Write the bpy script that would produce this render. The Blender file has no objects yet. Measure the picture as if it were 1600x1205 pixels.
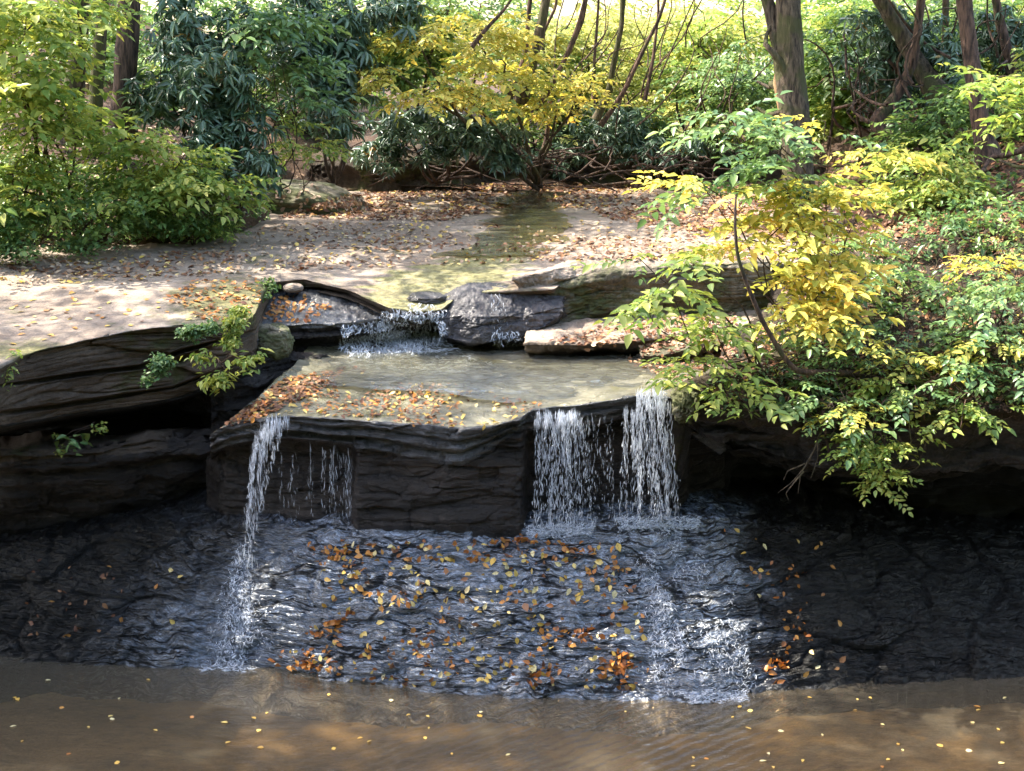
import bpy, math, random
import numpy as np
from mathutils import Vector
from mathutils.bvhtree import BVHTree

# ------------------------------------------------------------------ camera, sky, sun, exposure
C = bpy.context.scene
COL = C.collection
F = 2240.0; W0, H0 = 1600.0, 1205.0
ZC = 6.6
PITCH = math.atan((H0/2-60.0)/F)
cd = bpy.data.cameras.new('camera'); cam = bpy.data.objects.new('camera', cd); COL.objects.link(cam)
cam.location = (0, 0, ZC); cam.rotation_euler = (math.pi/2-PITCH, 0, 0)
cd.sensor_width = 36.0; cd.lens = 36.0*F/W0; cd.clip_end = 500; cd.clip_start = 0.05
C.camera = cam
SUN_EL, SUN_AZ = math.radians(54), math.radians(-72)        # azimuth measured from +Y towards +X
wd = bpy.data.worlds.new('World'); C.world = wd; wd.use_nodes = True
wn = wd.node_tree; sky = wn.nodes.new('ShaderNodeTexSky'); sky.sky_type = 'NISHITA'
sky.sun_disc = False; sky.sun_elevation = SUN_EL; sky.sun_rotation = SUN_AZ
sky.dust_density = 2.0
bgn = wn.nodes['Background']; wb = wn.nodes.new('ShaderNodeMix'); wb.data_type = 'RGBA'; wb.blend_type = 'MULTIPLY'; wb.inputs[0].default_value = 1.0; wb.inputs[7].default_value = (1.10, 1.0, .90, 1)
wn.links.new(sky.outputs[0], wb.inputs[6]); wn.links.new(wb.outputs[2], bgn.inputs[0]); bgn.inputs[1].default_value = 0.15
sd = bpy.data.lights.new('sun', 'SUN'); sun = bpy.data.objects.new('sun', sd); COL.objects.link(sun)
sd.energy = 2.5; sd.angle = math.radians(0.5); sd.color = (1.0, 0.94, 0.82)
SD = Vector((math.cos(SUN_EL)*math.sin(SUN_AZ), math.cos(SUN_EL)*math.cos(SUN_AZ), math.sin(SUN_EL)))
sun.rotation_euler = (-SD).to_track_quat('-Z', 'Y').to_euler(); sun.location = (-5, 10, 30)
C.view_settings.view_transform = 'Standard'; C.view_settings.look = 'None'
C.view_settings.exposure = 2.55; C.view_settings.gamma = 1.0
C.cycles.use_denoising = True
C.cycles.max_bounces = 7; C.cycles.diffuse_bounces = 3; C.cycles.glossy_bounces = 3
C.cycles.transmission_bounces = 4; C.cycles.transparent_max_bounces = 12
C.cycles.caustics_reflective = False; C.cycles.caustics_refractive = False
C.cycles.sample_clamp_indirect = 4.0

RNG = np.random.default_rng(7); random.seed(7)
cp, sp = math.cos(PITCH), math.sin(PITCH)

# ------------------------------------------------------------------ numbers
def P(px, row, Y):
    px = np.asarray(px, float); row = np.asarray(row, float); Y = np.asarray(Y, float)
    x = (px-800)/F; y = -(row-H0/2)/F
    dy = cp+y*sp; dz = -sp+y*cp
    t = Y/dy
    return np.stack(np.broadcast_arrays(x*t, Y, ZC+dz*t), -1)
def PZ(px, row, z):
    px = np.asarray(px, float); row = np.asarray(row, float); z = np.asarray(z, float)
    x = (px-800)/F; y = -(row-H0/2)/F
    dy = cp+y*sp; dz = -sp+y*cp
    t = (z-ZC)/dz
    return np.stack(np.broadcast_arrays(x*t, dy*t, z+0*t), -1)
_perm = np.random.default_rng(3).permutation(4096)
_val = np.random.default_rng(4).random(4096)*2-1
def noise3(p):
    p = np.asarray(p, float); i = np.floor(p).astype(np.int64); f = p-i; f = f*f*(3-2*f)
    r = 0
    for dx in (0, 1):
        for dy in (0, 1):
            for dz in (0, 1):
                h = _perm[(i[..., 0]+dx) & 4095]; h = _perm[(h+i[..., 1]+dy) & 4095]; h = _perm[(h+i[..., 2]+dz) & 4095]
                w = (f[..., 0] if dx else 1-f[..., 0])*(f[..., 1] if dy else 1-f[..., 1])*(f[..., 2] if dz else 1-f[..., 2])
                r = r+w*_val[h]
    return r
def fbm(p, oct=4, gain=.5):
    r = 0; a = 1; p = np.asarray(p, float)
    for k in range(oct):
        r = r+a*noise3(p*(2.03**k)+17.3*k); a *= gain
    return r
def interp(pts, n, k=1):
    pts = np.array(pts, float); u = np.linspace(pts[0, 0], pts[-1, 0], n)
    return u, np.interp(u, pts[:, 0], pts[:, k])
def smooth(a, w):
    if w < 2: return a
    k = np.hanning(w+2)[1:-1]; k /= k.sum(); h = w//2
    b = np.pad(a, (h, w-1-h), mode='edge'); return np.convolve(b, k, 'valid')

# ------------------------------------------------------------------ mesh output
def mesh_np(name, V, quads=None, tris=None, smoothf=True):
    V = np.asarray(V, np.float32).reshape(-1, 3)
    me = bpy.data.meshes.new(name); me.vertices.add(len(V)); me.vertices.foreach_set('co', V.ravel())
    loops = []; tot = []
    if quads is not None and len(quads): loops.append(np.asarray(quads, np.int32).ravel()); tot.append(np.full(len(quads), 4, np.int32))
    if tris is not None and len(tris): loops.append(np.asarray(tris, np.int32).ravel()); tot.append(np.full(len(tris), 3, np.int32))
    L = np.concatenate(loops); T = np.concatenate(tot); S = np.concatenate([[0], np.cumsum(T)[:-1]]).astype(np.int32)
    me.loops.add(len(L)); me.loops.foreach_set('vertex_index', L)
    me.polygons.add(len(T)); me.polygons.foreach_set('loop_start', S); me.polygons.foreach_set('loop_total', T)
    me.polygons.foreach_set('use_smooth', np.full(len(T), smoothf)); me.update(calc_edges=True); me.validate()
    return me
def link(name, me, mat, parent=None, label=None, cat=None, group=None, kind=None):
    o = bpy.data.objects.new(name, me); COL.objects.link(o)
    if me is not None and mat is not None and not len(me.materials): me.materials.append(mat)
    if parent is not None: o.parent = parent
    if label: o['label'] = label
    if cat: o['category'] = cat
    if group: o['group'] = group
    if kind: o['kind'] = kind
    return o
def thing(name, label, cat, group=None, loc=(0, 0, 0)):
    o = bpy.data.objects.new(name, None); COL.objects.link(o); o.location = loc; o.empty_display_size = .2
    o['label'] = label; o['category'] = cat
    if group: o['group'] = group
    return o
class MB:
    def __init__(s): s.V = []; s.Q = []; s.T = []; s.n = 0
    def add(s, V, Q=None, T=None):
        V = np.asarray(V, float).reshape(-1, 3)
        if Q is not None and len(Q): s.Q.append(np.asarray(Q)+s.n)
        if T is not None and len(T): s.T.append(np.asarray(T)+s.n)
        s.V.append(V); s.n += len(V)
    def tube(s, pts, rad, sides=6, rough=0, seed=0):
        pts = np.asarray(pts, float); n = len(pts); rad = np.broadcast_to(np.asarray(rad, float), (n,))
        t = np.gradient(pts, axis=0); t /= np.linalg.norm(t, axis=1, keepdims=True)+1e-9
        ref = np.array([0, 0, 1.]) if abs(t[:, 2]).mean() < .8 else np.array([1., 0, 0])
        a = np.cross(t, ref); a /= np.linalg.norm(a, axis=1, keepdims=True)+1e-9; b = np.cross(t, a)
        th = np.linspace(0, 2*math.pi, sides, endpoint=False)
        R = rad[:, None]*np.ones(sides)[None]
        V = pts[:, None]+R[..., None]*(a[:, None]*np.cos(th)[None, :, None]+b[:, None]*np.sin(th)[None, :, None])
        if rough:
            d = fbm(V*np.array([9, 9, 2.2])+seed, 3)*rough
            V = V+(V-pts[:, None])*d[..., None]
        i = np.arange(n-1)[:, None]*sides; j = np.arange(sides)[None]; k = (j+1) % sides
        Q = np.stack([i+j, i+k, i+sides+k, i+sides+j], -1).reshape(-1, 4)
        s.add(V, Q, None)
    def mesh(s, name, sm=True):
        return mesh_np(name, np.concatenate(s.V), np.concatenate(s.Q) if s.Q else None, np.concatenate(s.T) if s.T else None, sm)

# ------------------------------------------------------------------ materials
def nt(name):
    m = bpy.data.materials.new(name); m.use_nodes = True; t = m.node_tree
    for n in list(t.nodes): t.nodes.remove(n)
    return m, t
class N:
    def __init__(s, t): s.t = t
    def __call__(s, typ, ins=None, **kw):
        n = s.t.nodes.new('ShaderNode'+typ)
        for k, v in kw.items(): setattr(n, k, v)
        for k, v in (ins or {}).items():
            if hasattr(v, 'links') and hasattr(v, 'is_output'): s.t.links.new(v, n.inputs[k])
            else: n.inputs[k].default_value = v
        return n
    def ramp(s, fac, stops, interp='LINEAR'):
        n = s.t.nodes.new('ShaderNodeValToRGB'); n.color_ramp.interpolation = interp; e = n.color_ramp.elements
        while len(e) < len(stops): e.new(.5)
        for a, (p_, c) in zip(e, stops):
            a.position = p_; a.color = (c, c, c, 1) if isinstance(c, (int, float)) else (*c, 1)
        s.t.links.new(fac, n.inputs[0]); return n.outputs[0]
    def mixc(s, f, a, b, bt='MIX'):
        n = s.t.nodes.new('ShaderNodeMix'); n.data_type = 'RGBA'; n.blend_type = bt
        for sock, v in ((n.inputs[0], f), (n.inputs[6], a), (n.inputs[7], b)):
            if hasattr(v, 'is_output'): s.t.links.new(v, sock)
            elif isinstance(v, (int, float)) : sock.default_value = v
            else: sock.default_value = (*v, 1)
        return n.outputs[2]
    def math(s, op, a, b=0., clamp=False):
        n = s.t.nodes.new('ShaderNodeMath'); n.operation = op; n.use_clamp = clamp
        for sock, v in zip(n.inputs, (a, b)):
            if hasattr(v, 'is_output'): s.t.links.new(v, sock)
            else: sock.default_value = v
        return n.outputs[0]
    def noise(s, vec, scale, detail=5, rough=.55, dist=0):
        return s('TexNoise', {'Vector': vec, 'Scale': scale, 'Detail': detail, 'Roughness': rough, 'Distortion': dist}).outputs[0]
    def mapv(s, vec, scale=(1, 1, 1), rot=(0, 0, 0)):
        return s('Mapping', {'Vector': vec, 'Scale': scale, 'Rotation': rot}).outputs[0]
    def out(s, shader):
        o = s.t.nodes.new('ShaderNodeOutputMaterial'); s.t.links.new(shader, o.inputs[0])
def rock_mat(name, dark, mid, light, rough=(.7, .95), moss=0., mosscol=(.06, .075, .015), bump=.5, strata=(1, 1, 6), spec=.4, wet=0., bs=1.):
    m, t = nt(name); n = N(t); pos = n('NewGeometry').outputs['Position']
    big = n.noise(n.mapv(pos, strata), .9, 6, .6); fine = n.noise(n.mapv(pos, strata), 9*bs, 8, .7); speck = n.noise(pos, 45, 4, .7)
    f = n.math('ADD', n.math('MULTIPLY', big, .65), n.math('MULTIPLY', fine, .35))
    col = n.ramp(f, [(.34, dark), (.5, mid), (.64, light)])
    col = n.mixc(n.math('MULTIPLY', n.ramp(speck, [(.35, 1.), (.5, 0.)]), .45), col, dark)
    if moss > 0:
        mm = n.noise(pos, 1.6, 6, .65)
        nz = n('SeparateXYZ', {0: n('NewGeometry').outputs['Normal']}).outputs[2]
        mf = n.math('MULTIPLY', n.ramp(mm, [(.62-.3*moss, 0.), (.72-.3*moss, 1.)]), .75)
        mc = n.ramp(fine, [(.35, tuple(c*.5 for c in mosscol)), (.65, tuple(c*1.6 for c in mosscol))])
        col = n.mixc(mf, col, mc)
    rr = n.ramp(n.noise(pos, 3.3, 4), [(.4, rough[0]), (.62, rough[1])])
    if name == 'pale_sandstone':
        st = n('Attribute', attribute_name='stream').outputs['Fac']
        k = n.ramp(n.math('ADD', st, n.math('MULTIPLY', n.math('SUBTRACT', n.noise(n.mapv(pos, (1, 2.2, 1)), 2.2, 5, .65), .5), 1.3)), [(.45, 0.), (.62, 1.)])
        al = n.ramp(fine, [(.36, (.10, .085, .03)), (.5, (.25, .225, .09)), (.66, (.40, .37, .20))])
        col = n.mixc(k, col, al); rr = n.math('MULTIPLY', rr, n.math('SUBTRACT', 1., n.math('MULTIPLY', k, .55)))
        ms = n('Attribute', attribute_name='mossy').outputs['Fac']
        k2 = n.math('MULTIPLY', n.ramp(n.math('ADD', ms, n.math('MULTIPLY', n.math('SUBTRACT', n.noise(pos, 3., 6, .7), .5), 1.4)), [(.42, 0.), (.7, 1.)]), .8)
        col = n.mixc(k2, col, n.ramp(fine, [(.36, (.05, .055, .012)), (.64, (.22, .21, .06))]))
        lay = n.ramp(n.noise(n.mapv(pos, (.5, 2.6, 3)), 2.2, 6, .7), [(.42, 1.), (.5, .0)]); col = n.mixc(n.math('MULTIPLY', lay, .35), col, (.13, .105, .085))
    h = n.math('ADD', n.math('MULTIPLY', fine, 1.), n.math('MULTIPLY', n.noise(n.mapv(pos, (1, 1, 2)), 22*bs, 6, .7), .5))
    b = n('Bump', {'Height': h, 'Strength': bump, 'Distance': .06}).outputs[0]
    p = n('BsdfPrincipled', {'Base Color': col, 'Roughness': rr, 'Normal': b, 'Specular IOR Level': spec})
    if wet > 0:
        p.inputs['Coat Weight'].default_value = wet; p.inputs['Coat Roughness'].default_value = .12; p.inputs['Coat IOR'].default_value = 1.45
        b2 = n('Bump', {'Height': h, 'Strength': bump*.55, 'Distance': .05}).outputs[0]; t.links.new(b2, p.inputs['Coat Normal'])
    n.out(p.outputs[0]); return m
def leaf_mat(name, stops, trans=.4, rough=.45, spec=.5, tboost=1.3):
    m, t = nt(name); n = N(t); g = n('NewGeometry'); r = g.outputs['Random Per Island']
    clump = n.noise(g.outputs['Position'], 1.1, 3)
    f = n.math('ADD', n.math('MULTIPLY', r, .62), n.math('MULTIPLY', n.ramp(clump, [(.3, 0.), (.7, 1.)]), .38))
    col = n.ramp(f, stops)
    p = n('BsdfPrincipled', {'Base Color': col, 'Roughness': rough, 'Specular IOR Level': spec})
    tc = n.mixc(1., col, (tboost*.9, tboost*.88, tboost*.7), 'MULTIPLY')
    tr = n('BsdfTranslucent', {'Color': tc})
    mx = n('MixShader', {0: trans, 1: p.outputs[0], 2: tr.outputs[0]})
    n.out(mx.outputs[0]); return m
def bark_mat(name, a, b, moss=0., mc=(.05, .06, .015)):
    m, t = nt(name); n = N(t); pos = n('NewGeometry').outputs['Position']
    v = n.noise(n.mapv(pos, (14, 14, 2.2)), 1.6, 7, .65); w = n.noise(pos, 2.2, 5)
    col = n.ramp(v, [(.40, a), (.60, b)])
    if moss: col = n.mixc(n.math('MULTIPLY', n.ramp(w, [(.6-.25*moss, 0.), (.7-.25*moss, 1.)]), .8), col, mc)
    bp = n('Bump', {'Height': v, 'Strength': 1., 'Distance': .05}).outputs[0]
    n.out(n('BsdfPrincipled', {'Base Color': col, 'Roughness': .9, 'Normal': bp}).outputs[0]); return m
def water_mat(name, tint, depth_alpha, bscale, bstr, stretch=(1, 1, 1), rough=.03, wave=None, refl=1.0, rot=0.):
    m, t = nt(name); n = N(t); pos = n('NewGeometry').outputs['Position']
    h = n.noise(n.mapv(pos, stretch, (0, 0, rot)), bscale, 5, .6, .3)
    if wave: h = n.math('MULTIPLY', h, .45)
    if wave:
        w = n('TexWave', {'Vector': n.mapv(pos, (1, 1, 1), (0, 0, wave[0])), 'Scale': wave[1], 'Distortion': 3.5, 'Detail': 3., 'Detail Scale': 1.6}).outputs[1]
        msk = n.ramp(n('VectorMath', {0: pos, 1: wave[2]}, operation='DISTANCE').outputs['Value'], [(0., 1.), (.0, 1.), (1., 0.)]) if False else None
        d = n('VectorMath', {0: pos, 1: wave[2]}, operation='DISTANCE').outputs['Value']
        mk = n.math('SUBTRACT', 1., n.math('DIVIDE', d, wave[3]), True)
        h = n.math('ADD', h, n.math('MULTIPLY', n.math('MULTIPLY', w, mk), wave[4]))
    b = n('Bump', {'Height': h, 'Strength': bstr, 'Distance': .03}).outputs[0]
    tr = n('BsdfTransparent', {'Color': (*tint, 1)})
    df = n('BsdfDiffuse', {'Color': (*[c*.35 for c in tint], 1), 'Roughness': 1.})
    body = n('MixShader', {0: depth_alpha, 1: tr.outputs[0], 2: df.outputs[0]})
    gl = n('BsdfGlossy', {'Color': (1, 1, 1, 1), 'Roughness': rough, 'Normal': b})
    fr = n('Fresnel', {'IOR': 1.38, 'Normal': b}).outputs[0]
    mx = n('MixShader', {0: n.math('MULTIPLY', fr, refl, True), 1: body.outputs[0], 2: gl.outputs[0]})
    n.out(mx.outputs[0]); return m

M = {}
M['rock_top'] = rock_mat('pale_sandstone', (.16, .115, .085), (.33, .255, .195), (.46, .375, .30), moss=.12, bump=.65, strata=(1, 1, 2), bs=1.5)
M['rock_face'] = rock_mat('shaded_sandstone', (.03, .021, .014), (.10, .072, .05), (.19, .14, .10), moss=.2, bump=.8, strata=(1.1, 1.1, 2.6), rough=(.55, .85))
M['wet'] = rock_mat('wet_dark_sandstone', (.006, .006, .006), (.016, .015, .015), (.04, .036, .034), rough=(.22, .5), bump=1.0, strata=(.8, .8, 3.2), spec=.7, wet=1.0)
def slope_mat():
    m, t = nt('water_washed_shale'); n = N(t); pos = n('NewGeometry').outputs['Position']
    ws = n('VectorMath', {0: pos, 1: n('VectorMath', {0: n('TexNoise', {'Vector': pos, 'Scale': 2.2, 'Detail': 4.}).outputs[1], 1: (.6, .6, .35)}, operation='MULTIPLY').outputs[0]}, operation='ADD').outputs[0]
    v = n('TexVoronoi', {'Vector': n.mapv(ws, (1.0, 1.0, 8.5)), 'Scale': 1.25}, feature='DISTANCE_TO_EDGE').outputs[0]
    v2 = n('TexVoronoi', {'Vector': n.mapv(ws, (5., 5., 15.)), 'Scale': 1.5}, feature='DISTANCE_TO_EDGE').outputs[0]
    big = n.noise(pos, 1.1, 4, .6)
    crack = n.math('MULTIPLY', n.ramp(v, [(.0, 1.), (.03, .85), (.07, 0.)]), n.ramp(big, [(.37, 0.), (.49, 1.)]))
    fine = n.noise(n.mapv(ws, (1.6, 1.6, 9)), 6, 8, .72)
    col = n.ramp(fine, [(.43, (.012, .012, .016)), (.52, (.17, .19, .235)), (.64, (.62, .68, .80))])  # pale blue tones put the sky's sheen on the film into the colour
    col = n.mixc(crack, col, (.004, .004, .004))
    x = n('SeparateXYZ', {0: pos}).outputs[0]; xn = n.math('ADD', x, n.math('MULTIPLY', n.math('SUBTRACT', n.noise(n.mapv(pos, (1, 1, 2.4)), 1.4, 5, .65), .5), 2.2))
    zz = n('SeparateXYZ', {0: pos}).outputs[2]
    wet_shade_mask = n.math('MULTIPLY', n.ramp(n.math('DIVIDE', n.math('ADD', n.math('SUBTRACT', xn, n.math('MULTIPLY', zz, 1.0)), 5.1), 1.9), [(.0, 0.), (.35, .22), (1., 1.)]), n.ramp(n.math('SUBTRACT', xn, 2.2), [(0., 1.), (.75, 0.)]))  # water film in the middle; overhang shade painted dark at sides and upper left
    side_shade = n.ramp(fine, [(.4, (.003, .0025, .002)), (.6, (.010, .008, .005)), (.75, (.055, .04, .02))])
    col = n.mixc(wet_shade_mask, side_shade, col)
    h = n.math('ADD', n.math('ADD', fine, n.math('MULTIPLY', n.ramp(v2, [(0., 0.), (.12, 1.)]), .22)), n.math('MULTIPLY', crack, -.6))
    b = n('Bump', {'Height': h, 'Strength': .8, 'Distance': .06}).outputs[0]
    b2 = n('Bump', {'Height': h, 'Strength': .7, 'Distance': .06}).outputs[0]
    p = n('BsdfPrincipled', {'Base Color': col, 'Roughness': .4, 'Normal': b, 'Coat Weight': n.math('MULTIPLY', n.math('SUBTRACT', 1., crack), n.math('ADD', n.math('MULTIPLY', wet_shade_mask, .95), .015)), 'Coat Roughness': .22, 'Coat IOR': 2.7, 'Coat Tint': (.86, .93, 1., 1), 'Coat Normal': b2})
    n.out(p.outputs[0]); return m
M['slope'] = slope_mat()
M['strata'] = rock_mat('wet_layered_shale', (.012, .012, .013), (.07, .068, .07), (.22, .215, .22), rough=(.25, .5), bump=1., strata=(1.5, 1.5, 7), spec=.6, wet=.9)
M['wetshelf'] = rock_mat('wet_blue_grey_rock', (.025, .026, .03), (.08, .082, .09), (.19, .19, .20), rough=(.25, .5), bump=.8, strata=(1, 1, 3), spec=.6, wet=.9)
M['wet_shaded_face'] = rock_mat('wet_shaded_brown_sandstone', (.007, .005, .004), (.024, .017, .013), (.07, .052, .04), rough=(.3, .6), bump=.9, strata=(1.2, 1.2, 3), spec=.5, wet=.2)
M['cave'] = rock_mat('shaded_cave_rock', (.004, .004, .003), (.012, .010, .007), (.03, .024, .015), rough=(.6, .9), bump=.9, strata=(.7, .7, 6))  # near-black: the darkness of the recesses is put into this colour
M['mossy'] = rock_mat('mossy_sandstone', (.07, .06, .04), (.22, .19, .13), (.36, .32, .24), moss=.75, bump=.7, strata=(.8, .8, 3))
M['olive'] = rock_mat('olive_grey_sandstone', (.06, .05, .035), (.21, .18, .13), (.36, .31, .24), moss=.45, bump=.8, strata=(.9, .9, 3))
M['purple'] = rock_mat('wet_purple_sandstone', (.014, .012, .014), (.045, .039, .043), (.11, .098, .105), rough=(.25, .6), bump=.7, strata=(1, 1, 1.5), spec=.6, wet=.35)
M['algae'] = rock_mat('algae_streambed', (.09, .075, .02), (.24, .21, .07), (.40, .36, .20), rough=(.35, .7), moss=.35, mosscol=(.13, .13, .02), bump=.4, strata=(.6, 1.6, 1), spec=.5)
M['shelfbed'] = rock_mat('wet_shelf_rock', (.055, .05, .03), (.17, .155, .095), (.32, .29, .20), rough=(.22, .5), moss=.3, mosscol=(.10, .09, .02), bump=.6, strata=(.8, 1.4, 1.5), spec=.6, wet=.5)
M['sand'] = rock_mat('pool_sand', (.055, .043, .025), (.20, .16, .095), (.31, .25, .155), rough=(.8, .95), bump=.3, strata=(1, 2.2, 1))
M['litterground'] = rock_mat('forest_floor', (.035, .02, .012), (.10, .055, .032), (.20, .12, .07), rough=(.85, .95), bump=1., strata=(1, 1, 1), bs=1.6)
M['bank'] = rock_mat('bank_earth', (.02, .014, .009), (.06, .043, .028), (.13, .10, .065), rough=(.85, .95), moss=.3, bump=1., strata=(1, 1, 1), bs=1.6)

YG = leaf_mat('yellow_green_leaf', [(0., (.07, .15, .03)), (.35, (.22, .33, .07)), (.7, (.44, .48, .11)), (.97, (.62, .56, .13)), (1., (.6, .45, .08))], .4, .4)
MG = leaf_mat('mid_green_leaf', [(0., (.035, .09, .025)), (.4, (.12, .22, .06)), (.8, (.29, .40, .11)), (.96, (.42, .42, .09)), (1., (.50, .36, .06))], .35, .38)
CG = leaf_mat('cool_green_leaf', [(0., (.05, .12, .06)), (.45, (.15, .26, .09)), (.85, (.31, .42, .14)), (.96, (.45, .46, .12)), (1., (.55, .42, .08))], .35, .35)
RH = leaf_mat('rhododendron_leaf', [(0., (.03, .065, .03)), (.5, (.09, .16, .085)), (.90, (.22, .31, .19)), (.915, (.45, .24, .04)), (1., (.55, .30, .05))], .12, .33, .8)
YL = leaf_mat('yellow_autumn_leaf', [(0., (.20, .30, .06)), (.35, (.50, .50, .10)), (.7, (.78, .64, .14)), (.9, (.82, .55, .10)), (1., (.72, .36, .06))], .4, .45, .4, 1.15)
FY = leaf_mat('far_bright_leaf', [(0., (.16, .22, .07)), (.4, (.40, .44, .15)), (.8, (.64, .60, .20)), (1., (.72, .52, .14))], .5, .6, .3)
LB = leaf_mat('fallen_brown_leaf', [(0., (.06, .022, .012)), (.4, (.19, .075, .035)), (.75, (.36, .18, .08)), (1., (.55, .36, .16))], .1, .6)
LY = leaf_mat('fallen_yellow_leaf', [(0., (.55, .30, .05)), (.5, (.75, .52, .12)), (1., (.82, .70, .35))], .15, .45)
LO = leaf_mat('fallen_orange_leaf', [(0., (.28, .08, .02)), (.5, (.50, .19, .04)), (1., (.66, .36, .08))], .15, .45)
GC = leaf_mat('pale_tan_litter', [(0., (.22, .12, .07)), (.5, (.45, .30, .19)), (1., (.68, .55, .40))], .1, .6)
BK_PINE = bark_mat('dark_reddish_bark', (.03, .018, .013), (.14, .085, .06))
BK_GREY = bark_mat('mossy_grey_bark', (.03, .02, .012), (.16, .115, .075), .6, (.07, .07, .02))
BK_BRN = bark_mat('brown_bark', (.035, .02, .014), (.16, .09, .06), .2)
TWIG = bark_mat('twig_bark', (.03, .018, .012), (.10, .06, .04))
m_, t_ = nt('white_water'); n_ = N(t_)
n_.out(n_('MixShader', {0: n_.math('POWER', n_('NewGeometry').outputs['Random Per Island'], .8), 1: n_('BsdfPrincipled', {'Base Color': (.86, .90, .97, 1), 'Roughness': .12, 'Specular IOR Level': 1.}).outputs[0], 2: n_('BsdfTransparent').outputs[0]}).outputs[0]); M['white'] = m_
m_, t_ = nt('dead_wood'); n_ = N(t_)
v_ = n_.noise(n_.mapv(n_('NewGeometry').outputs['Position'], (10, 10, 1.5)), 2., 5)
n_.out(n_('BsdfPrincipled', {'Base Color': n_.ramp(v_, [(.35, (.25, .13, .06)), (.65, (.55, .36, .18))]), 'Roughness': .8}).outputs[0]); M['wood'] = m_

# ------------------------------------------------------------------ sheets of rock
GROUND = []      # (verts, tris) for ray casting
def cy(pts, n, sw=0):            # curve from (px,row,Y)
    u, r = interp(pts, n, 1); _, y = interp(pts, n, 2)
    return P(u, smooth(r, sw), smooth(y, sw))
def cz(pts, n, sw=0):            # curve from (px,row,z)
    u, r = interp(pts, n, 1); _, z = interp(pts, n, 2)
    return PZ(u, smooth(r, sw), smooth(z, sw))
def off(c, dy, dz, dx=0):
    return c+np.stack(np.broadcast_arrays(dx, dy, dz+0*c[:, 0]), -1)
def sheet(name, curves, segs, mat, disp=None, skirt=(None, None), mats=None, ground=True, catmull=False, **tags):
    rows = []
    for k in range(len(curves)-1):
        a, b = curves[k], curves[k+1]
        for i in range(segs[k]):
            t = i/segs[k]; rows.append(a*(1-t)+b*t)
    rows.append(curves[-1]); G = np.stack(rows, 0)
    if skirt[0] is not None: G = np.concatenate([G[:, :1]+np.array(skirt[0])*s for s in (1, .66, .33)]+[G], 1) if False else np.concatenate([G[:, :1]+np.array(skirt[0]), G[:, :1]+np.array(skirt[0])*.5, G], 1)
    if skirt[1] is not None: G = np.concatenate([G, G[:, -1:]+np.array(skirt[1])*.5, G[:, -1:]+np.array(skirt[1])], 1)
    du = np.gradient(G, axis=1); dv = np.gradient(G, axis=0)
    Nn = np.cross(du, dv); Nn /= np.linalg.norm(Nn, axis=2, keepdims=True)+1e-9
    # make normals point up / to the camera
    flip = np.where((Nn*np.array([0, -.6, 1])).sum(2) < 0, -1, 1)
    if np.mean(flip) < 0: Nn = -Nn
    if disp is not None: G = disp(G, Nn)
    nv, nu = G.shape[:2]
    i = (np.arange(nv-1)[:, None]*nu); j = np.arange(nu-1)[None]
    Q = np.stack([i+j, i+j+1, i+nu+j+1, i+nu+j], -1).reshape(-1, 4)
    if np.mean(flip) < 0: Q = Q[:, ::-1]
    me = mesh_np(name, G, Q)
    if mats:
        for mm, fn in mats: me.materials.append(mm)
        ctr = G.reshape(-1, 3)[Q].mean(1); vi = (Q[:, 0]//nu)
        idx = np.zeros(len(Q), np.int32)
        for k, (mm, fn) in enumerate(mats):
            if fn is not None: idx[fn(ctr, vi)] = k
        me.polygons.foreach_set('material_index', idx)
    o = link(name, me, mat, **tags)
    if ground: GROUND.append((G.reshape(-1, 3), Q))
    return o, G
def D(amp=.05, freq=1.2, st=0., stf=7., fine=.01, ledge=0.):
    def f(G, Nn):
        d = amp*fbm(G*freq, 4)+fine*fbm(G*freq*9, 3)
        G = G+Nn*d[..., None]
        if st:
            q = G[..., 2]*stf+.9*fbm(G*np.array([.5, .5, .5]), 3)+.12*fbm(G*4, 2)
            s = noise3(np.stack([q, q*0+5, q*0], -1))+.5*noise3(np.stack([q*2.7, q*0+9, fbm(G*.8, 2)], -1))
            horiz = 1-np.abs(Nn[..., 2:3])
            G = G+np.concatenate([Nn[..., :2], Nn[..., 2:]*0], -1)*(st*.5*s+blocks(G, .9/stf, 1.3, st*14, 2))[..., None]*horiz
        return G
    return f

def cells(G, sc, seed=0, warp=.25, tilt=1., n=0):
    # angular fracture: every cell stands proud or back, tilts its own way and is parted from its neighbours by a joint
    sh = G.shape[:-1]; p = (G.reshape(-1, 3)+warp*np.stack([fbm(G*1.3+seed, 2), fbm(G*1.3+seed+9, 2), .35*fbm(G*1.1+seed+5, 2)], -1).reshape(-1, 3))*np.array(sc)
    b = np.floor(p).astype(np.int64); d1 = np.full(len(p), 9.); d2 = d1.copy(); off_ = np.zeros(len(p))
    for dx in (-1, 0, 1):
        for dy in (-1, 0, 1):
            for dz in (-1, 0, 1):
                q = b+np.array([dx, dy, dz]); h = _perm[(_perm[(_perm[(q[:, 0]+seed) & 4095]+q[:, 1]) & 4095]+q[:, 2]) & 4095]
                r = np.stack([_val[h], _val[(h+77) & 4095], _val[(h+191) & 4095]], -1)*.42+.5; dl = p-q-r; d = np.abs(dl[:, 0])**3+np.abs(dl[:, 1])**3+np.abs(dl[:, 2])**3; d = d**(1/3)
                o = _val[(h+333) & 4095]*.6+tilt*(dl[:, 0]*_val[(h+401) & 4095]+dl[:, 2]*_val[(h+503) & 4095])
                c1 = d < d1; d2 = np.where(c1, d1, np.minimum(d2, d)); off_ = np.where(c1, o, off_); d1 = np.where(c1, d, d1)
    return off_.reshape(sh), np.exp(-((d2-d1)/.07)**2).reshape(sh)
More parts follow.
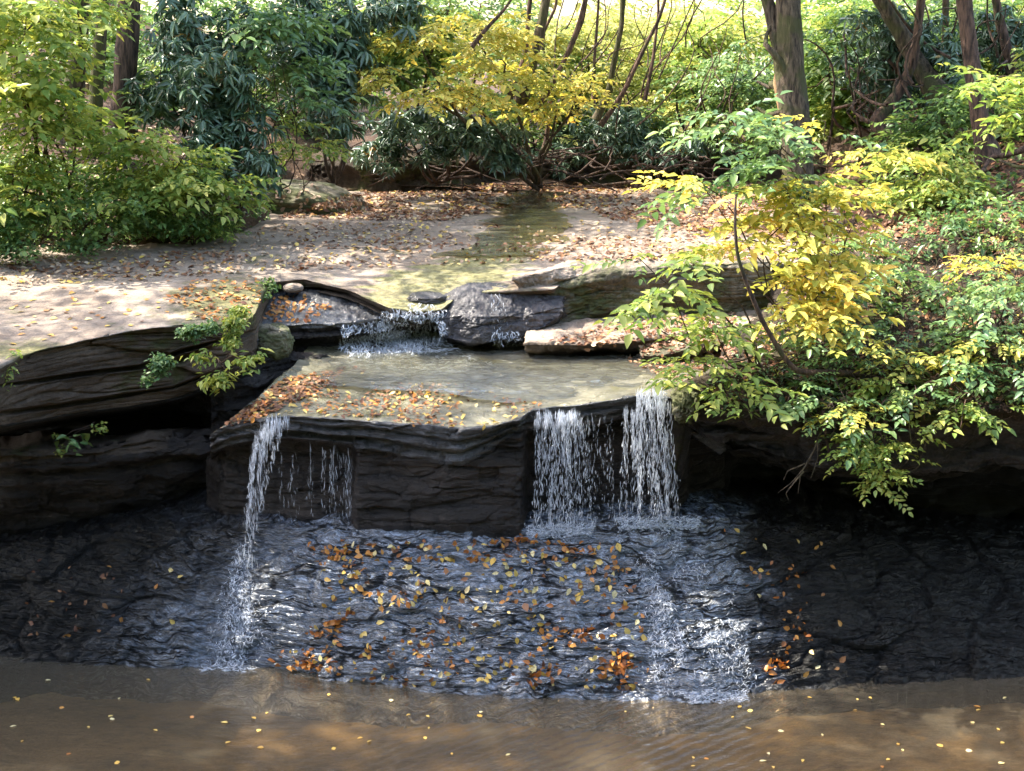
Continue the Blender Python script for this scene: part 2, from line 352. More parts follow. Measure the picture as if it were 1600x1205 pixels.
def blocks(G, layer=.11, wid=1.6, amt=1., seed=0):
    # broken bedding: every thin layer is cut into blocks that stand proud or back by their own amount
    z = G[..., 2]+.10*fbm(G*.6+seed, 2)+.012*fbm(G*5, 2)
    warp = .5+.5*noise3(np.stack([z*1.3, z*0+seed, z*0], -1)); q = z/(layer*(.7+.6*warp)); k = np.floor(q); f = q-k
    b = noise3(np.stack([G[..., 0]*wid+k*7.1, k*3.3+seed, G[..., 1]*.4], -1)); b2 = noise3(np.stack([G[..., 0]*wid*3.1+k*5.7, k*9.3, G[..., 1]*.4], -1))
    b = np.round(b*3)/3*.6+b*.4+.35*np.round(b2*2)/2
    groove = -np.exp(-(f/.13)**2)-.5*np.exp(-((1-f)/.1)**2)
    co, cg = cells(G, (.75*wid, .75*wid, .5/layer), seed, .18, 1.)
    co2, cg2 = cells(G, (2.2*wid, 2.2*wid, 1.1/layer), seed+31, .1, 1.)
    return amt*(.03*b+.03*groove+.10*co-.05*cg+.03*co2-.018*cg2)
NU = 900
# 1. pool bed and pool water
def grid_plane(name, x0, x1, y0, y1, nx, ny, zf, mat, kind='structure', ground=False, **kw):
    X, Y = np.meshgrid(np.linspace(x0, x1, nx), np.linspace(y0, y1, ny)); Z = zf(X, Y)
    G = np.stack([X, Y, Z], -1); i = (np.arange(ny-1)[:, None]*nx); j = np.arange(nx-1)[None]
    Q = np.stack([i+j, i+j+1, i+nx+j+1, i+nx+j], -1).reshape(-1, 4)
    if ground: GROUND.append((G.reshape(-1, 3), Q))
    return link(name, mesh_np(name, G, Q), mat, kind=kind, **kw)
grid_plane('pool_bed', -14, 14, 2, 19, 140, 100, lambda X, Y: -.32+.10*fbm(np.stack([X*.8, Y*.8, X*0], -1), 4), M['sand'])
M['pool'] = water_mat('pool_water', (.80, .66, .46), .25, 4.5, .62, (1, 2.6, 1), .05, wave=(.9, 2.6, (1.0, 12.4, 0), 3.4, .5), refl=2.2)
grid_plane('pool_water', -14, 14, 2, 18.5, 4, 4, lambda X, Y: 0*X, M['pool'], ground=True)

# 2. the wet slope
u = [(-500, 1046), (0, 1042), (200, 1036), (300, 1043), (420, 1052), (520, 1070), (700, 1083), (900, 1092), (1100, 1092), (1180, 1078), (1300, 1066), (1450, 1060), (1600, 1054), (2100, 1050)]
cW = cz([(a, b, 0) for a, b in u], NU, 15)
c3 = cy([(-500, 850, 16.2), (0, 846, 16.0), (200, 836, 15.7), (300, 828, 15.4), (400, 826, 15.15), (560, 822, 15.0), (700, 824, 14.95), (820, 830, 14.95), (1000, 822, 15.0), (1100, 812, 15.2), (1250, 826, 15.6), (1400, 846, 15.9), (1600, 860, 16.1), (2100, 870, 16.2)], NU, 25)
mid = (cW+c3)/2; mid[:, 1] -= .10; mid[:, 2] += .06
def disp_slope(G, Nn):
    G2 = G.copy()
    # thin shingled strata that dip slightly: a stair of tiny ledges plus cracks
    q = G[..., 2]*19+.18*G[..., 0]*2+1.1*fbm(G*np.array([.55, .55, .9]), 3)+.35*fbm(G*3.2, 3)
    fr = q-np.floor(q); saw = (fr**2.2)
    vis = .5+.5*noise3(G*np.array([.8, .8, 1.7])+31)
    a = .045*saw*np.clip(vis*1.6, 0, 1)
    r = fbm(G*np.array([5, 5, 12]), 4); ridg = .018*(1-np.abs(r)*1.8)+.012*np.round(2*noise3(G*np.array([2.5, 2.5, 9])))/2
    up = np.zeros_like(G); up[..., 1] = -.75; up[..., 2] = .55
    big = .12*fbm(G*.7, 3)+.03*fbm(G*2.2, 3)
    fade = np.clip((G[..., 2]+.5)/.6, .0, 1)
    co, cg = cells(G, (1.1, 1.1, 3.2), 3, .3, 1.1); co2, cg2 = cells(G, (3.6, 3.6, 9.), 8, .14, 1.)
    big = big+.06*co-.045*cg+.018*co2-.014*cg2
    return G+up*((a+ridg+big*fade)[..., None])
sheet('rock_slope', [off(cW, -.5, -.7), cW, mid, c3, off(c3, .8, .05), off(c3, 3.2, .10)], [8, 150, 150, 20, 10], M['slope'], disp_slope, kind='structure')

# cave back walls
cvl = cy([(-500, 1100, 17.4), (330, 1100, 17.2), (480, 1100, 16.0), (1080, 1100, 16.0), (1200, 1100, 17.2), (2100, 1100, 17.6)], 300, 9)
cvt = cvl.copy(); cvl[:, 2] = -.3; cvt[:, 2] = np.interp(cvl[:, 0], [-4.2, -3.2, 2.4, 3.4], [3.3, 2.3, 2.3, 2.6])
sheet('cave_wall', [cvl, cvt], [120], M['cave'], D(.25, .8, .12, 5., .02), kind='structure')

# 3. central ledge
n = 620
lip = cy([(328, 680, 15.2), (345, 668, 15.05), (380, 658, 14.95), (450, 650, 14.85), (520, 655, 14.7), (600, 660, 14.6), (660, 666, 14.52), (715, 672, 14.48), (760, 668, 14.5), (812, 655, 14.58), (822, 645, 14.72), (832, 640, 14.85), (900, 634, 14.88), (1000, 618, 14.92), (1050, 622, 14.95), (1075, 645, 14.95), (1130, 680, 15.1)], n, 7)
top1 = cz([(395, 625, 2.72), (420, 622, 2.71), (500, 620, 2.70), (700, 630, 2.66), (815, 632, 2.68), (900, 615, 2.72), (1050, 600, 2.75), (1120, 640, 2.7)], n, 15)
top2 = cz([(440, 590, 2.77), (500, 575, 2.74), (800, 572, 2.72), (1240, 575, 2.76)], n, 15)
top3 = cz([(480, 545, 2.80), (540, 538, 2.78), (800, 530, 2.76), (1240, 530, 2.80)], n, 15)
top4 = off(top3, 1.5, .0)
fy = interp([(328, 16.2), (350, 15.6), (540, 15.25), (556, 14.84), (700, 14.74), (815, 14.78), (828, 15.45), (1000, 15.5), (1062, 15.5), (1080, 15.9), (1130, 16.4)], n)[1]
fy = smooth(fy, 7)
uu = interp([(328, 0), (1130, 0)], n)[0]
lr = interp([(328, 680), (345, 668), (380, 658), (450, 650), (520, 655), (600, 660), (660, 666), (715, 672), (760, 668), (812, 655), (822, 645), (832, 640), (900, 634), (1000, 618), (1050, 622), (1075, 645), (1130, 680)], n)[1]
dp = interp([(328, .8), (560, 1.), (660, 1.15), (720, 1.2), (812, .35), (830, .7), (1130, .7)], n)[1]
und = P(uu, lr+9*dp, lip[:, 1]+.04); l2 = P(uu, lr+13*dp, lip[:, 1]+.14); l3 = P(uu, lr+24*dp, lip[:, 1]+.10); l4 = P(uu, lr+28*dp, np.minimum(lip[:, 1]+.26, fy))
l5 = P(uu, lr+38*dp, np.minimum(lip[:, 1]+.2, fy)); l6 = P(uu, lr+46*dp, fy); bot = P(uu, uu*0+822, fy+.06); bot2 = off(bot, .1, -.25)
def disp_ledge(G, Nn):
    d = .035*fbm(G*1.3, 4)+.008*fbm(G*9, 3)
    G = G+Nn*d[..., None]
    q = G[..., 2]*24+1.2*fbm(G*np.array([.9, .9, .9]), 3)
    s = noise3(np.stack([q, q*0+5, G[..., 0]*.7], -1)); hz = 1-np.abs(Nn[..., 2:3])
    face = fbm(G*np.array([2.2, 2.2, 4.5]), 4)
    strat = np.clip((G[..., 2]-2.15)/.15, 0, 1)
    bl = blocks(G, .045, 2.2, .9, 3)*strat+blocks(G, .16, 1.2, .55, 9)*(1-strat)
    push = np.zeros_like(G); push[..., 1] = -1
    return G+push*((.015*s+.05*face+bl)[..., None])*hz
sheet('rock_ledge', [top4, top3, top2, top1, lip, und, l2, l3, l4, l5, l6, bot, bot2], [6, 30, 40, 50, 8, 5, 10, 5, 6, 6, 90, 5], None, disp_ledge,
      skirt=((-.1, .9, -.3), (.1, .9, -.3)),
      mats=[(M['shelfbed'], None), (M['strata'], lambda c, v: (v >= 124) & (v < 166)), (M['wet_shaded_face'], lambda c, v: v >= 166)],
      label='wide dark rock ledge in the middle with leaves on its wet top', cat='rock ledge')

# 4. upper bedrock with the big left slab
n = 640
pe = [(-500, 660, 3.15), (-150, 640, 3.2), (0, 574, 3.28), (28, 560, 3.30), (60, 548, 3.33), (130, 531, 3.38), (200, 516, 3.42), (250, 509, 3.45), (290, 507, 3.46), (340, 510, 3.45), (378, 505, 3.45), (400, 488, 3.48), (408, 462, 3.52), (425, 440, 3.56), (470, 436, 3.55), (540, 450, 3.50), (580, 468, 3.42), (610, 482, 3.35), (650, 488, 3.31), (690, 484, 3.32), (715, 462, 3.44), (760, 458, 3.48), (865, 452, 3.52), (890, 430, 3.58), (1320, 420, 3.6)]
e0 = cz(pe, n, 5); ue, re = interp(pe, n, 1)
r1 = cz([(-500, 520, 3.45), (0, 470, 3.53), (250, 455, 3.62), (380, 435, 3.62), (430, 425, 3.62), (640, 440, 3.50), (865, 432, 3.57), (1320, 400, 3.6)], n, 25)
r2 = cz([(-500, 440, 3.66), (0, 408, 3.70), (300, 395, 3.72), (430, 390, 3.70), (640, 400, 3.62), (760, 395, 3.62), (1000, 400, 3.68), (1320, 378, 3.72)], n, 25)
r3 = cz([(-500, 370, 3.75), (0, 355, 3.78), (430, 345, 3.76), (700, 350, 3.70), (800, 350, 3.68), (1000, 355, 3.72), (1200, 355, 3.8), (1320, 350, 3.8)], n, 25)
r4 = cz([(-500, 310, 3.9), (430, 305, 3.86), (700, 305, 3.82), (850, 303, 3.78), (1200, 306, 3.85), (1320, 306, 3.85)], n, 25)
r5 = off(r4, 5., -.25)
isl = np.clip((432-ue)/30, 0, 1)      # 1 on the left slab, 0 along the stream
ey = e0[:, 1]
k1 = interp([(-500, 690), (0, 603), (57, 594), (118, 584), (219, 572), (280, 548), (337, 534), (400, 516), (415, 480), (430, 452), (1320, 432)], n)[1]
k2 = interp([(-500, 740), (0, 643), (101, 630), (189, 616), (270, 605), (340, 578), (400, 548), (415, 490), (430, 458), (1320, 444)], n)[1]
k3 = interp([(-500, 780), (0, 668), (135, 645), (202, 638), (280, 624), (340, 602), (400, 572), (415, 500), (430, 463), (1320, 449)], n)[1]
k1 = np.maximum(k1, re+9); k2 = np.maximum(k2, k1+5); k3 = np.maximum(k3, k2+5)
f1 = P(ue, re+np.minimum(8, (k1-re)*.3), ey+.02); f2 = P(ue, k1-3, ey+.08); f3 = P(ue, k1, ey+.26)
f4 = P(ue, k1+5, ey+.10); f5 = P(ue, k2-2, ey+.14); f6 = P(ue, k2+2, ey+.32); f6b = P(ue, k2+6, ey+.20); f7 = P(ue, k3, ey+.26); f8 = P(ue, k3+4, ey+.9); f9 = P(ue, k3+12, ey+1.6)
def disp_top(G, Nn):
    top = np.clip(Nn[..., 2:3], 0, 1)
    d = .035*fbm(G*.9, 4)+.008*fbm(G*np.array([5, 9, 9]), 3)
    q = G[..., 1]*1.1+.8*fbm(G*.5, 3)+.25*G[..., 0]; fr = q-np.floor(q)
    G = G+np.concatenate([Nn[..., :2]*0, Nn[..., 2:]*0+1], -1)*(d*1.0+.03*np.clip(fr*3-2, 0, 1)*np.clip((G[..., 1]-17)/3, 0, 1))[..., None]*top
    hz = 1-np.clip(np.abs(Nn[..., 2:3]), 0, 1)
    push = np.zeros_like(G); push[..., 1] = -1
    q = G[..., 2]*9+.7*fbm(G*np.array([.6, .6, .6]), 3)
    s = noise3(np.stack([q, q*0, q*0+2], -1))+.4*noise3(np.stack([q*3, q*0, G[..., 0]*.5], -1))
    fc = fbm(G*np.array([1.4, 1.4, 2.2]), 4)
    return G+push*((.02*s+.10*fc+blocks(G, .13, .8, 1.1, 5))[..., None])*hz
stream_x = lambda y: np.interp(y, [17, 18.3, 20, 22, 27], [-1.2, -1.2, -.3, .15, .35])
def stream_mask(c):
    w = np.interp(c[:, 1], [17, 18.2, 19.2, 20, 22, 27], [1.0, .95, .8, .5, .32, .3])
    cx = np.interp(c[:, 1], [17, 18.3, 20, 22, 27], [-1.0, -1.0, -.25, .15, .35])
    return np.clip(1-.5*np.abs(c[:, 0]-cx)/w, 0, 1)
def moss_mask(c):
    d1 = np.hypot((c[:, 0]+3.3)/.8, (c[:, 1]-16.8)/1.3); d2 = np.hypot((c[:, 0]+5.4)/.7, (c[:, 1]-15.1)/.35)
    return np.clip(1-.5*np.minimum(d1, d2), 0, 1)
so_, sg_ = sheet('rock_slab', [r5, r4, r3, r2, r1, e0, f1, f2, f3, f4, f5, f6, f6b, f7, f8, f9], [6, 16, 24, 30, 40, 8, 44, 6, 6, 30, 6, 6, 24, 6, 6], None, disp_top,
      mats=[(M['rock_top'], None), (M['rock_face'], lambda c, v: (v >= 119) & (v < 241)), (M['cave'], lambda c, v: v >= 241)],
      label='huge pale leaf-strewn sandstone slab reaching from the left edge back to the trees', cat='rock slab')

for an, fn in (('stream', stream_mask), ('mossy', moss_mask)):
    at_ = so_.data.attributes.new(an, 'FLOAT', 'POINT'); at_.data.foreach_set('value', fn(sg_.reshape(-1, 3)).astype(np.float32))
# dark rock that closes the hollow between the left slab and the ledge
pg = [(330, 16.6), (400, 16.7), (440, 17.0), (500, 17.3), (560, 17.6)]
gx = np.linspace(330, 560, 160); gy = np.interp(gx, [a[0] for a in pg], [a[1] for a in pg])
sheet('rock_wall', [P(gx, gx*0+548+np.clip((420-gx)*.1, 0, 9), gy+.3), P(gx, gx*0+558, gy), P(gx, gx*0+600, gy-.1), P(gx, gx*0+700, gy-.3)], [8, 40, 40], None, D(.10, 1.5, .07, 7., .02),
      mats=[(M['wet_shaded_face'], None)], label='shadowed rock wall between the left slab and the ledge', cat='rock wall')
# lower left rock layers under the slab
n = 360
g0 = cy([(-500, 720, 15.9), (0, 700, 15.7), (150, 690, 15.9), (260, 672, 16.1), (340, 668, 16.4), (420, 700, 16.9)], n, 9)
ug = interp([(-500, 0), (420, 0)], n)[0]
rg = interp([(-500, 720), (0, 700), (150, 690), (260, 672), (340, 668), (420, 700)], n)[1]
yg = interp([(-500, 15.8), (0, 15.5), (150, 15.75), (260, 16.1), (420, 16.9)], n)[1]
sheet('rock_layers', [P(ug, rg-10, yg+1.6), P(ug, rg+4, yg+.1), P(ug, rg+14, yg), P(ug, rg+36, yg+.05), P(ug, rg+40, yg+.25), P(ug, rg+58, yg+.18), P(ug, rg+95, yg+.4), P(ug, rg+150, yg+.7), P(ug, rg+330, yg+.9)], [8, 8, 20, 5, 16, 20, 24, 60],
      None, D(.12, 1.3, .07, 7., .015), skirt=(None, (0, 1.0, 0)),
      mats=[(M['rock_face'], None), (M['wet_shaded_face'], lambda c, v: (v > 26) | (c[:, 0] > -3.9+.3*noise3(c*2)))],  # darker rock low and to the right carries the recess shade in its colour
      label='crumbling brown rock layers under the left slab with a small plant growing on them', cat='rock layers')

# 5. cascade shelf
n = 300
ps = [(388, 540, 3.05), (410, 520, 3.08), (450, 508, 3.14), (500, 506, 3.15), (545, 503, 3.16), (600, 496, 3.18), (650, 486, 3.22), (700, 482, 3.24), (740, 482, 3.24)]
s0 = cz(ps, n, 5); us, rs = interp(ps, n, 1); sy = s0[:, 1]
sb = cz([(388, 462, 3.36), (500, 458, 3.36), (600, 466, 3.34), (740, 466, 3.34)], n, 9)
sheet('rock_shelf', [off(sb, .6, .0), sb, s0, P(us, rs+8, sy+.02), P(us, rs+22, sy+.04), P(us, rs+28, sy+.3), P(us, rs+60, sy+.25), P(us, rs+80, sy+.2)], [4, 40, 5, 16, 5, 20, 10], None, D(.05, 2.2, .05, 9., .02),
      skirt=((-.1, .5, -.3), (.2, .5, -.3)), mats=[(M['wet_shaded_face'], None), (M['wetshelf'], lambda c, v: v < 50)],
      label='wet blue-grey rock shelf above the small white cascade', cat='rock shelf')

# 6. right slabs
n = 320
pt = [(835, 462, 18.0), (870, 446, 18.15), (930, 430, 18.3), (1000, 420, 18.35), (1100, 413, 18.4), (1300, 408, 18.5)]
a0 = cy(pt, n, 7); ua, ra = interp(pt, n, 1); ya = interp(pt, n, 2)[1]
rb = interp([(835, 530), (900, 523), (960, 512), (1010, 498), (1100, 488), (1300, 482)], n)[1]
ab = cz([(800, 436, 3.66), (850, 424, 3.72), (930, 408, 3.77), (1100, 398, 3.82), (1300, 392, 3.85)], n, 9)
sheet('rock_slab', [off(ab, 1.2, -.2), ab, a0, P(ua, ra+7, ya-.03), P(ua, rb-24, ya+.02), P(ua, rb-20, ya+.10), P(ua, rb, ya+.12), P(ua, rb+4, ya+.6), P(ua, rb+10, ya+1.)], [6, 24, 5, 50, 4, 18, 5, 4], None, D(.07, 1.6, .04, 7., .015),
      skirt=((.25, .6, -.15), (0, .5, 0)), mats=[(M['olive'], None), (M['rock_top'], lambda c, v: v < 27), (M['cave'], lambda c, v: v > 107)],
      label='thick mossy grey slab with a sunlit top right of the cascade', cat='rock slab')
def layer(name, label, pts, ylist, drop, backrow, n=260, mats=('rock_top', 'rock_face'), amp=.05, back=1.4, skirt=((.1, .6, -.25), (0, .5, 0))):
    uq, rq = interp(pts, n, 1); zq = interp(pts, n, 2)[1]; c = PZ(uq, rq, zq); yq = c[:, 1]
    b = off(c, back, .10)
    return sheet(name, [b, c, P(uq, rq+4, yq-.02), P(uq, rq+drop, yq+.04), P(uq, rq+drop+4, yq+.35), P(uq, rq+drop+22, yq+.5)], [26, 4, 12, 5, 5], None, D(amp, 2.0, .03, 9., .015),
          skirt=skirt, mats=[(M[mats[0]], None), (M[mats[1]], lambda c_, v: v >= 29)], label=label, cat='rock slab')
layer('rock_slab', 'thin pale slab with pink leaf litter below the thick mossy slab', [(822, 534, 2.98), (900, 536, 2.98), (980, 532, 3.0), (1060, 522, 3.03), (1130, 512, 3.06), (1250, 500, 3.1)], None, 13, 0)
layer('rock_slab', 'lowest thin mossy slab beside the shallow right end of the ledge pool', [(1000, 556, 2.86), (1040, 552, 2.9), (1090, 540, 2.94), (1150, 530, 2.98), (1260, 520, 3.0)], None, 14, 0, mats=('mossy', 'rock_face'), back=.9)

# 7. boulders
def boulder(name, label, px, row, Y, wpx, hpx, dm, mat, seed, sq=2.6, rot=0, amp=.14, cat='boulder', tilt=0, pw=3, fac=1.):
    n1, n2 = 170, 110; th = np.linspace(0, 2*math.pi, n1, endpoint=False); ph = np.linspace(-math.pi/2, math.pi/2, n2)
    T, Ph = np.meshgrid(th, ph); d = np.stack([np.cos(Ph)*np.cos(T), np.cos(Ph)*np.sin(T), np.sin(Ph)], -1)
    r = 1/((np.abs(d)**sq).sum(-1))**(1/sq)
    c = P(px, row, Y); s = Y/F/cp
    G = d*r[..., None]*np.array([wpx*s, dm, hpx*s])*(1+amp*fbm(d*1.8+seed, 3)+amp*.35*fbm(d*6+seed, 3))[..., None]
    co, cg = cells(G/s/60., (1.6, 1.6, 1.6), seed, .2, 1.2); co2, cg2 = cells(G/s/60., (4.5, 4.5, 4.5), seed+3, .1, 1.); G = G*(1+fac*(.16*co-.05*cg+.04*co2-.02*cg2))[..., None]
    cr, sr = math.cos(rot), math.sin(rot); G = G@np.array([[cr, 0, sr], [0, 1, 0], [-sr, 0, cr]]).T
    ct, st_ = math.cos(tilt), math.sin(tilt); G = G@np.array([[1, 0, 0], [0, ct, -st_], [0, st_, ct]]).T
    G = G+c; i = np.arange(n2-1)[:, None]*n1; j = np.arange(n1)[None]; k = (j+1) % n1
    Q = np.stack([i+j, i+k, i+n1+k, i+n1+j], -1).reshape(-1, 4)
    GROUND.append((G.reshape(-1, 3), Q))
    return link(name, mesh_np(name, G, Q), mat, label=label, cat=cat)
n = 260
w_t = cy([(684, 492, 17.75), (694, 468, 17.8), (720, 458, 17.85), (760, 453, 17.9), (800, 452, 17.95), (850, 460, 18.0), (880, 468, 18.05)], n, 7); uw = interp([(684, 0), (880, 0)], n)[0]
rw = interp([(684, 516), (694, 528), (730, 533), (770, 533), (812, 534), (835, 520), (862, 506), (880, 486)], n)[1]
sheet('rock_wedge', [off(w_t, .9, -.12), off(w_t, .25, .03), w_t, P(uw, w_t[:, 0]*0+(rw+interp([(684, 492), (694, 468), (720, 458), (760, 453), (800, 452), (850, 460), (880, 468)], n)[1])/2, interp([(684, 17.55), (760, 17.5), (880, 17.85)], n)[1]), P(uw, rw, interp([(684, 17.5), (760, 17.42), (880, 17.8)], n)[1]), P(uw, rw+5, interp([(684, 17.9), (880, 18.1)], n)[1]), P(uw, rw+14, uw*0+18.2)], [10, 14, 50, 50, 5, 5], None,
      D(.05, 2.2, .03, 5., .012), skirt=((.05, .5, -.05), (0, .4, 0)), mats=[(M['purple'], None)], label='dark wet angular rock wedge between the small cascade and the mossy slab', cat='rock')
boulder('boulder', 'small rounded mossy boulder under the corner of the left slab', 424, 536, 17.2, 32, 30, .3, M['mossy'], 5, sq=2.4, amp=.12, fac=.4)
boulder('boulder', 'low domed mossy boulder at the foot of the rhododendrons', 478, 322, 24.5, 98, 34, 1.0, M['mossy'], 12, sq=2.2, rot=.12, amp=.10, fac=.12)
boulder('boulder', 'flat oval stone lying in the stream above the cascade', 668, 466, 17.9, 30, 9, .2, M['purple'], 15, sq=2.2, amp=.1, fac=.3)
boulder('boulder', 'whitish pebble in the dark crack beside the left slab', 458, 450, 18.3, 16, 7, .12, M['rock_top'], 19, sq=2.1, amp=.06, fac=.1)
boulder('boulder', 'pale knobbly rock at the right lip of the ledge by the waterfall', 1070, 632, 14.95, 20, 27, .3, M['mossy'], 23, sq=2.3, amp=.25)

# 8. banks and far ground
n = 260
b0 = cy([(-700, 470, 15.5), (0, 402, 19.6), (200, 392, 20.0), (340, 374, 20.8), (400, 345, 22.5), (440, 330, 24), (520, 315, 27), (600, 300, 30)], n, 9)
b0[:, 2] -= .08
b1 = off(b0, .9, .75, -.5); b2 = off(b0, 3., 1.6, -2); b3 = off(b0, 9, 3.2, -6); b4 = off(b0, 20, 6.5, -14)
sheet('left_bank', [b0, b1, b2, b3, b4], [20, 24, 24, 16], M['litterground'], D(.18, 1.0, 0, 1, .03), kind='structure')
grid_plane('forest_floor', -45, 45, 27.0, 90, 260, 180, lambda X, Y: 3.72+.28*np.clip((Y-26)/6, 0, 1)+.01*np.clip(Y-32, 0, None)+.15*fbm(np.stack([X*.5, Y*.5, X*0], -1), 4)+.05*np.clip(np.abs(X)-4, 0, 30), M['litterground'], ground=True)
n = 420
q0 = cy([(1070, 610, 14.95), (1100, 640, 14.8), (1150, 652, 14.7), (1250, 664, 14.6), (1400, 655, 14.5), (1600, 640, 14.4), (2100, 610, 14.2)], n, 9)
q1 = cy([(1075, 606, 15.1), (1110, 590, 15.2), (1250, 580, 15.2), (1600, 540, 15.2), (2100, 500, 15.)], n, 9)
q2 = cy([(1185, 500, 17.2), (1300, 480, 17), (1600, 420, 17), (2100, 380, 17)], n, 9)
q3 = cy([(1240, 410, 20), (1350, 370, 19.5), (1600, 330, 19), (2200, 260, 19)], n, 9)
q4 = cy([(1290, 330, 25), (1400, 300, 24), (1520, 262, 22.5), (1600, 238, 22.), (2300, 150, 22)], n, 9)
q5 = off(q4, 5, .5); q6 = off(q4, 12, -.4, 5)
w1 = cy([(1075, 655, 15.1), (1120, 680, 14.95), (1200, 712, 14.85), (1300, 735, 14.8), (1400, 742, 14.8), (1600, 728, 14.8), (2100, 700, 14.8)], n, 9)
w0 = (q0*.55+w1*.45); w0[:, 1] += .12
w2 = off(w1, .35, .0); w3 = off(w2, .02, -.18); w4 = off(w3, .45, .02); w5 = off(w4, .05, -.2); w6 = off(w5, 1.6, .1)
sheet('right_bank', [q6, q5, q4, q3, q2, q1, q0, w0, w1, w2, w3, w4, w5, w6], [10, 14, 40, 50, 50, 22, 20, 30, 8, 14, 8, 14, 10], None, D(.10, 1.4, .05, 6., .03), kind='structure',
      skirt=((-.15, .1, -1.1), None), mats=[(M['bank'], None), (M['litterground'], lambda c, v: v < 64), (M['wet_shaded_face'], lambda c, v: v > 196), (M['cave'], lambda c, v: v > 238)])
# unseen wooded valley side behind the viewpoint, raised to block low sky light
def vs(X, Y):
    bk = np.clip((-1-Y)/9, 0, 1)**.8*17; sd_ = np.clip((np.abs(X)-8.5)/5, 0, 1)**.8*np.clip((13-Y)/5, 0, 1)*np.where(X < 0, 9., 13.)
    return -.9+np.maximum(bk, sd_)+np.clip(np.maximum(bk, sd_), 0, 1)*1.3*fbm(np.stack([X*.5, Y*.5, X*0], -1), 4)
mvs = rock_mat('unseen_wooded_valley', (.01, .018, .006), (.03, .045, .012), (.07, .08, .02), rough=(.9, .95), bump=1.)
grid_plane('valley_side_blocker', -40, 40, -28, 13, 240, 140, vs, mvs)

# ------------------------------------------------------------------ ray casting from the viewpoint
allV = []; allQ = []; k0 = 0
for V, Q in GROUND: allV.append(V); allQ.append(Q+k0); k0 += len(V)
allV = np.concatenate(allV); allQ = np.concatenate(allQ)
BVH = BVHTree.FromPolygons(allV.tolist(), allQ.tolist())
del allV, allQ
def hit(px, row):
    d = P(px, row, 10.0)-np.array([0, 0, ZC]); d = Vector(d).normalized()
    h = BVH.ray_cast(Vector((0, 0, ZC)), d, 120)
    if h[0] is None: return None
    nn = h[1]
    if nn.dot(d) > 0: nn = -nn
    return h[0], nn
def inside(poly, x, y):
    c = False; j = len(poly)-1
    for i in range(len(poly)):
        xi, yi = poly[i]; xj, yj = poly[j]
        if (yi > y) != (yj > y) and x < (xj-xi)*(y-yi)/(yj-yi)+xi: c = not c
        j = i
    return c
def scatter_px(poly, n, minup=.15, clump=None, rng=random):
    xs = [p[0] for p in poly]; ys = [p[1] for p in poly]; out = []; tries = 0
    while len(out) < n and tries < n*12:
        tries += 1; x = rng.uniform(min(xs), max(xs)); y = rng.uniform(min(ys), max(ys))
        if not inside(poly, x, y): continue
        if clump is not None and noise3(np.array([x*clump[0], y*clump[1], 3.])) < clump[2]+rng.uniform(-.3, .3): continue
        h = hit(x, y)
        if h and h[1].z > minup: out.append((h[0], h[1], x, y))
    return out

# ------------------------------------------------------------------ water films
def water_sheet(name, rows_z, n, mat, seg=30, dz=.0, amp=.01, fr=(3, 6, 1)):
    cs = [cz(c, n, 9) for c in rows_z]
    def dd(G, Nn):
        G = G.copy(); G[..., 0] += .28*fbm(np.stack([G[..., 1]*1.7, G[..., 0]*.5, G[..., 0]*0], -1), 3); G[..., 2] += dz+amp*fbm(G*np.array(fr), 3); return G
    return sheet(name, cs, [seg]*(len(cs)-1), mat, dd, ground=False, kind='structure')
M['stream'] = water_mat('stream_water', (.80, .76, .52), .18, 7, .35, (1, 2, 1), .06, refl=1.5)
M['shelfw'] = water_mat('ledge_pool_water', (.85, .84, .72), .15, 6, 1.0, (1, 2.6, 1), .14, refl=1.6)
water_sheet('stream_water', [[(790, 300, 3.815), (870, 300, 3.815)], [(770, 330, 3.775), (860, 330, 3.775)], [(785, 352, 3.73), (905, 352, 3.73)], [(730, 378, 3.67), (890, 380, 3.67)], [(690, 402, 3.63), (850, 400, 3.63)]], 60, M['stream'], 24, 0.012)
water_sheet('ledge_water', [[(520, 552, 2.79), (1010, 545, 2.79)], [(470, 580, 2.77), (1090, 575, 2.77)], [(480, 600, 2.75), (1090, 600, 2.75)], [(700, 612, 2.735), (1080, 612, 2.735)], [(800, 630, 2.72), (1060, 617, 2.72)]], 120, M['shelfw'], 20, 0.0, .012, (5, 9, 1))

# ------------------------------------------------------------------ leaves
def leaf_geo(L=1., Wd=.45, curl=.18, fold=.14):
    xs = np.array([0, .28, .62, 1.]); w = np.array([0, .92, .78, 0])*Wd/2; z = -curl*xs**2
    mid_ = np.stack([xs*L, xs*0, z*L], -1)
    V = [mid_[0], mid_[1], mid_[2], mid_[3]]
    for s in (1, -1):
        for k in (1, 2): V.append([xs[k]*L, s*w[k]*L, (z[k]+fold*w[k]/Wd*2)*L])
    # 0 base 1 m1 2 m2 3 tip 4 L1 5 L2 6 R1 7 R2
    Q = np.array([[1, 2, 5, 4], [2, 1, 6, 7]]); T = np.array([[0, 1, 4], [4, 4, 4], [2, 3, 5], [1, 0, 6], [3, 2, 7]]); T = T[[0, 2, 3, 4]]
    return np.array(V, float), Q, T
def rotm(yaw, pitch, roll):
    cy_, sy_ = np.cos(yaw), np.sin(yaw); cx, sx = np.cos(pitch), np.sin(pitch); cr, sr = np.cos(roll), np.sin(roll)
    o = np.zeros_like(yaw); e = o+1
    Rz = np.stack([cy_, -sy_, o, sy_, cy_, o, o, o, e], -1).reshape(-1, 3, 3)
    Ry = np.stack([cx, o, sx, o, e, o, -sx, o, cx], -1).reshape(-1, 3, 3)      # pitch>0 lowers the +x tip
    Rx = np.stack([e, o, o, o, cr, -sr, o, sr, cr], -1).reshape(-1, 3, 3)
    return Rz@Ry@Rx
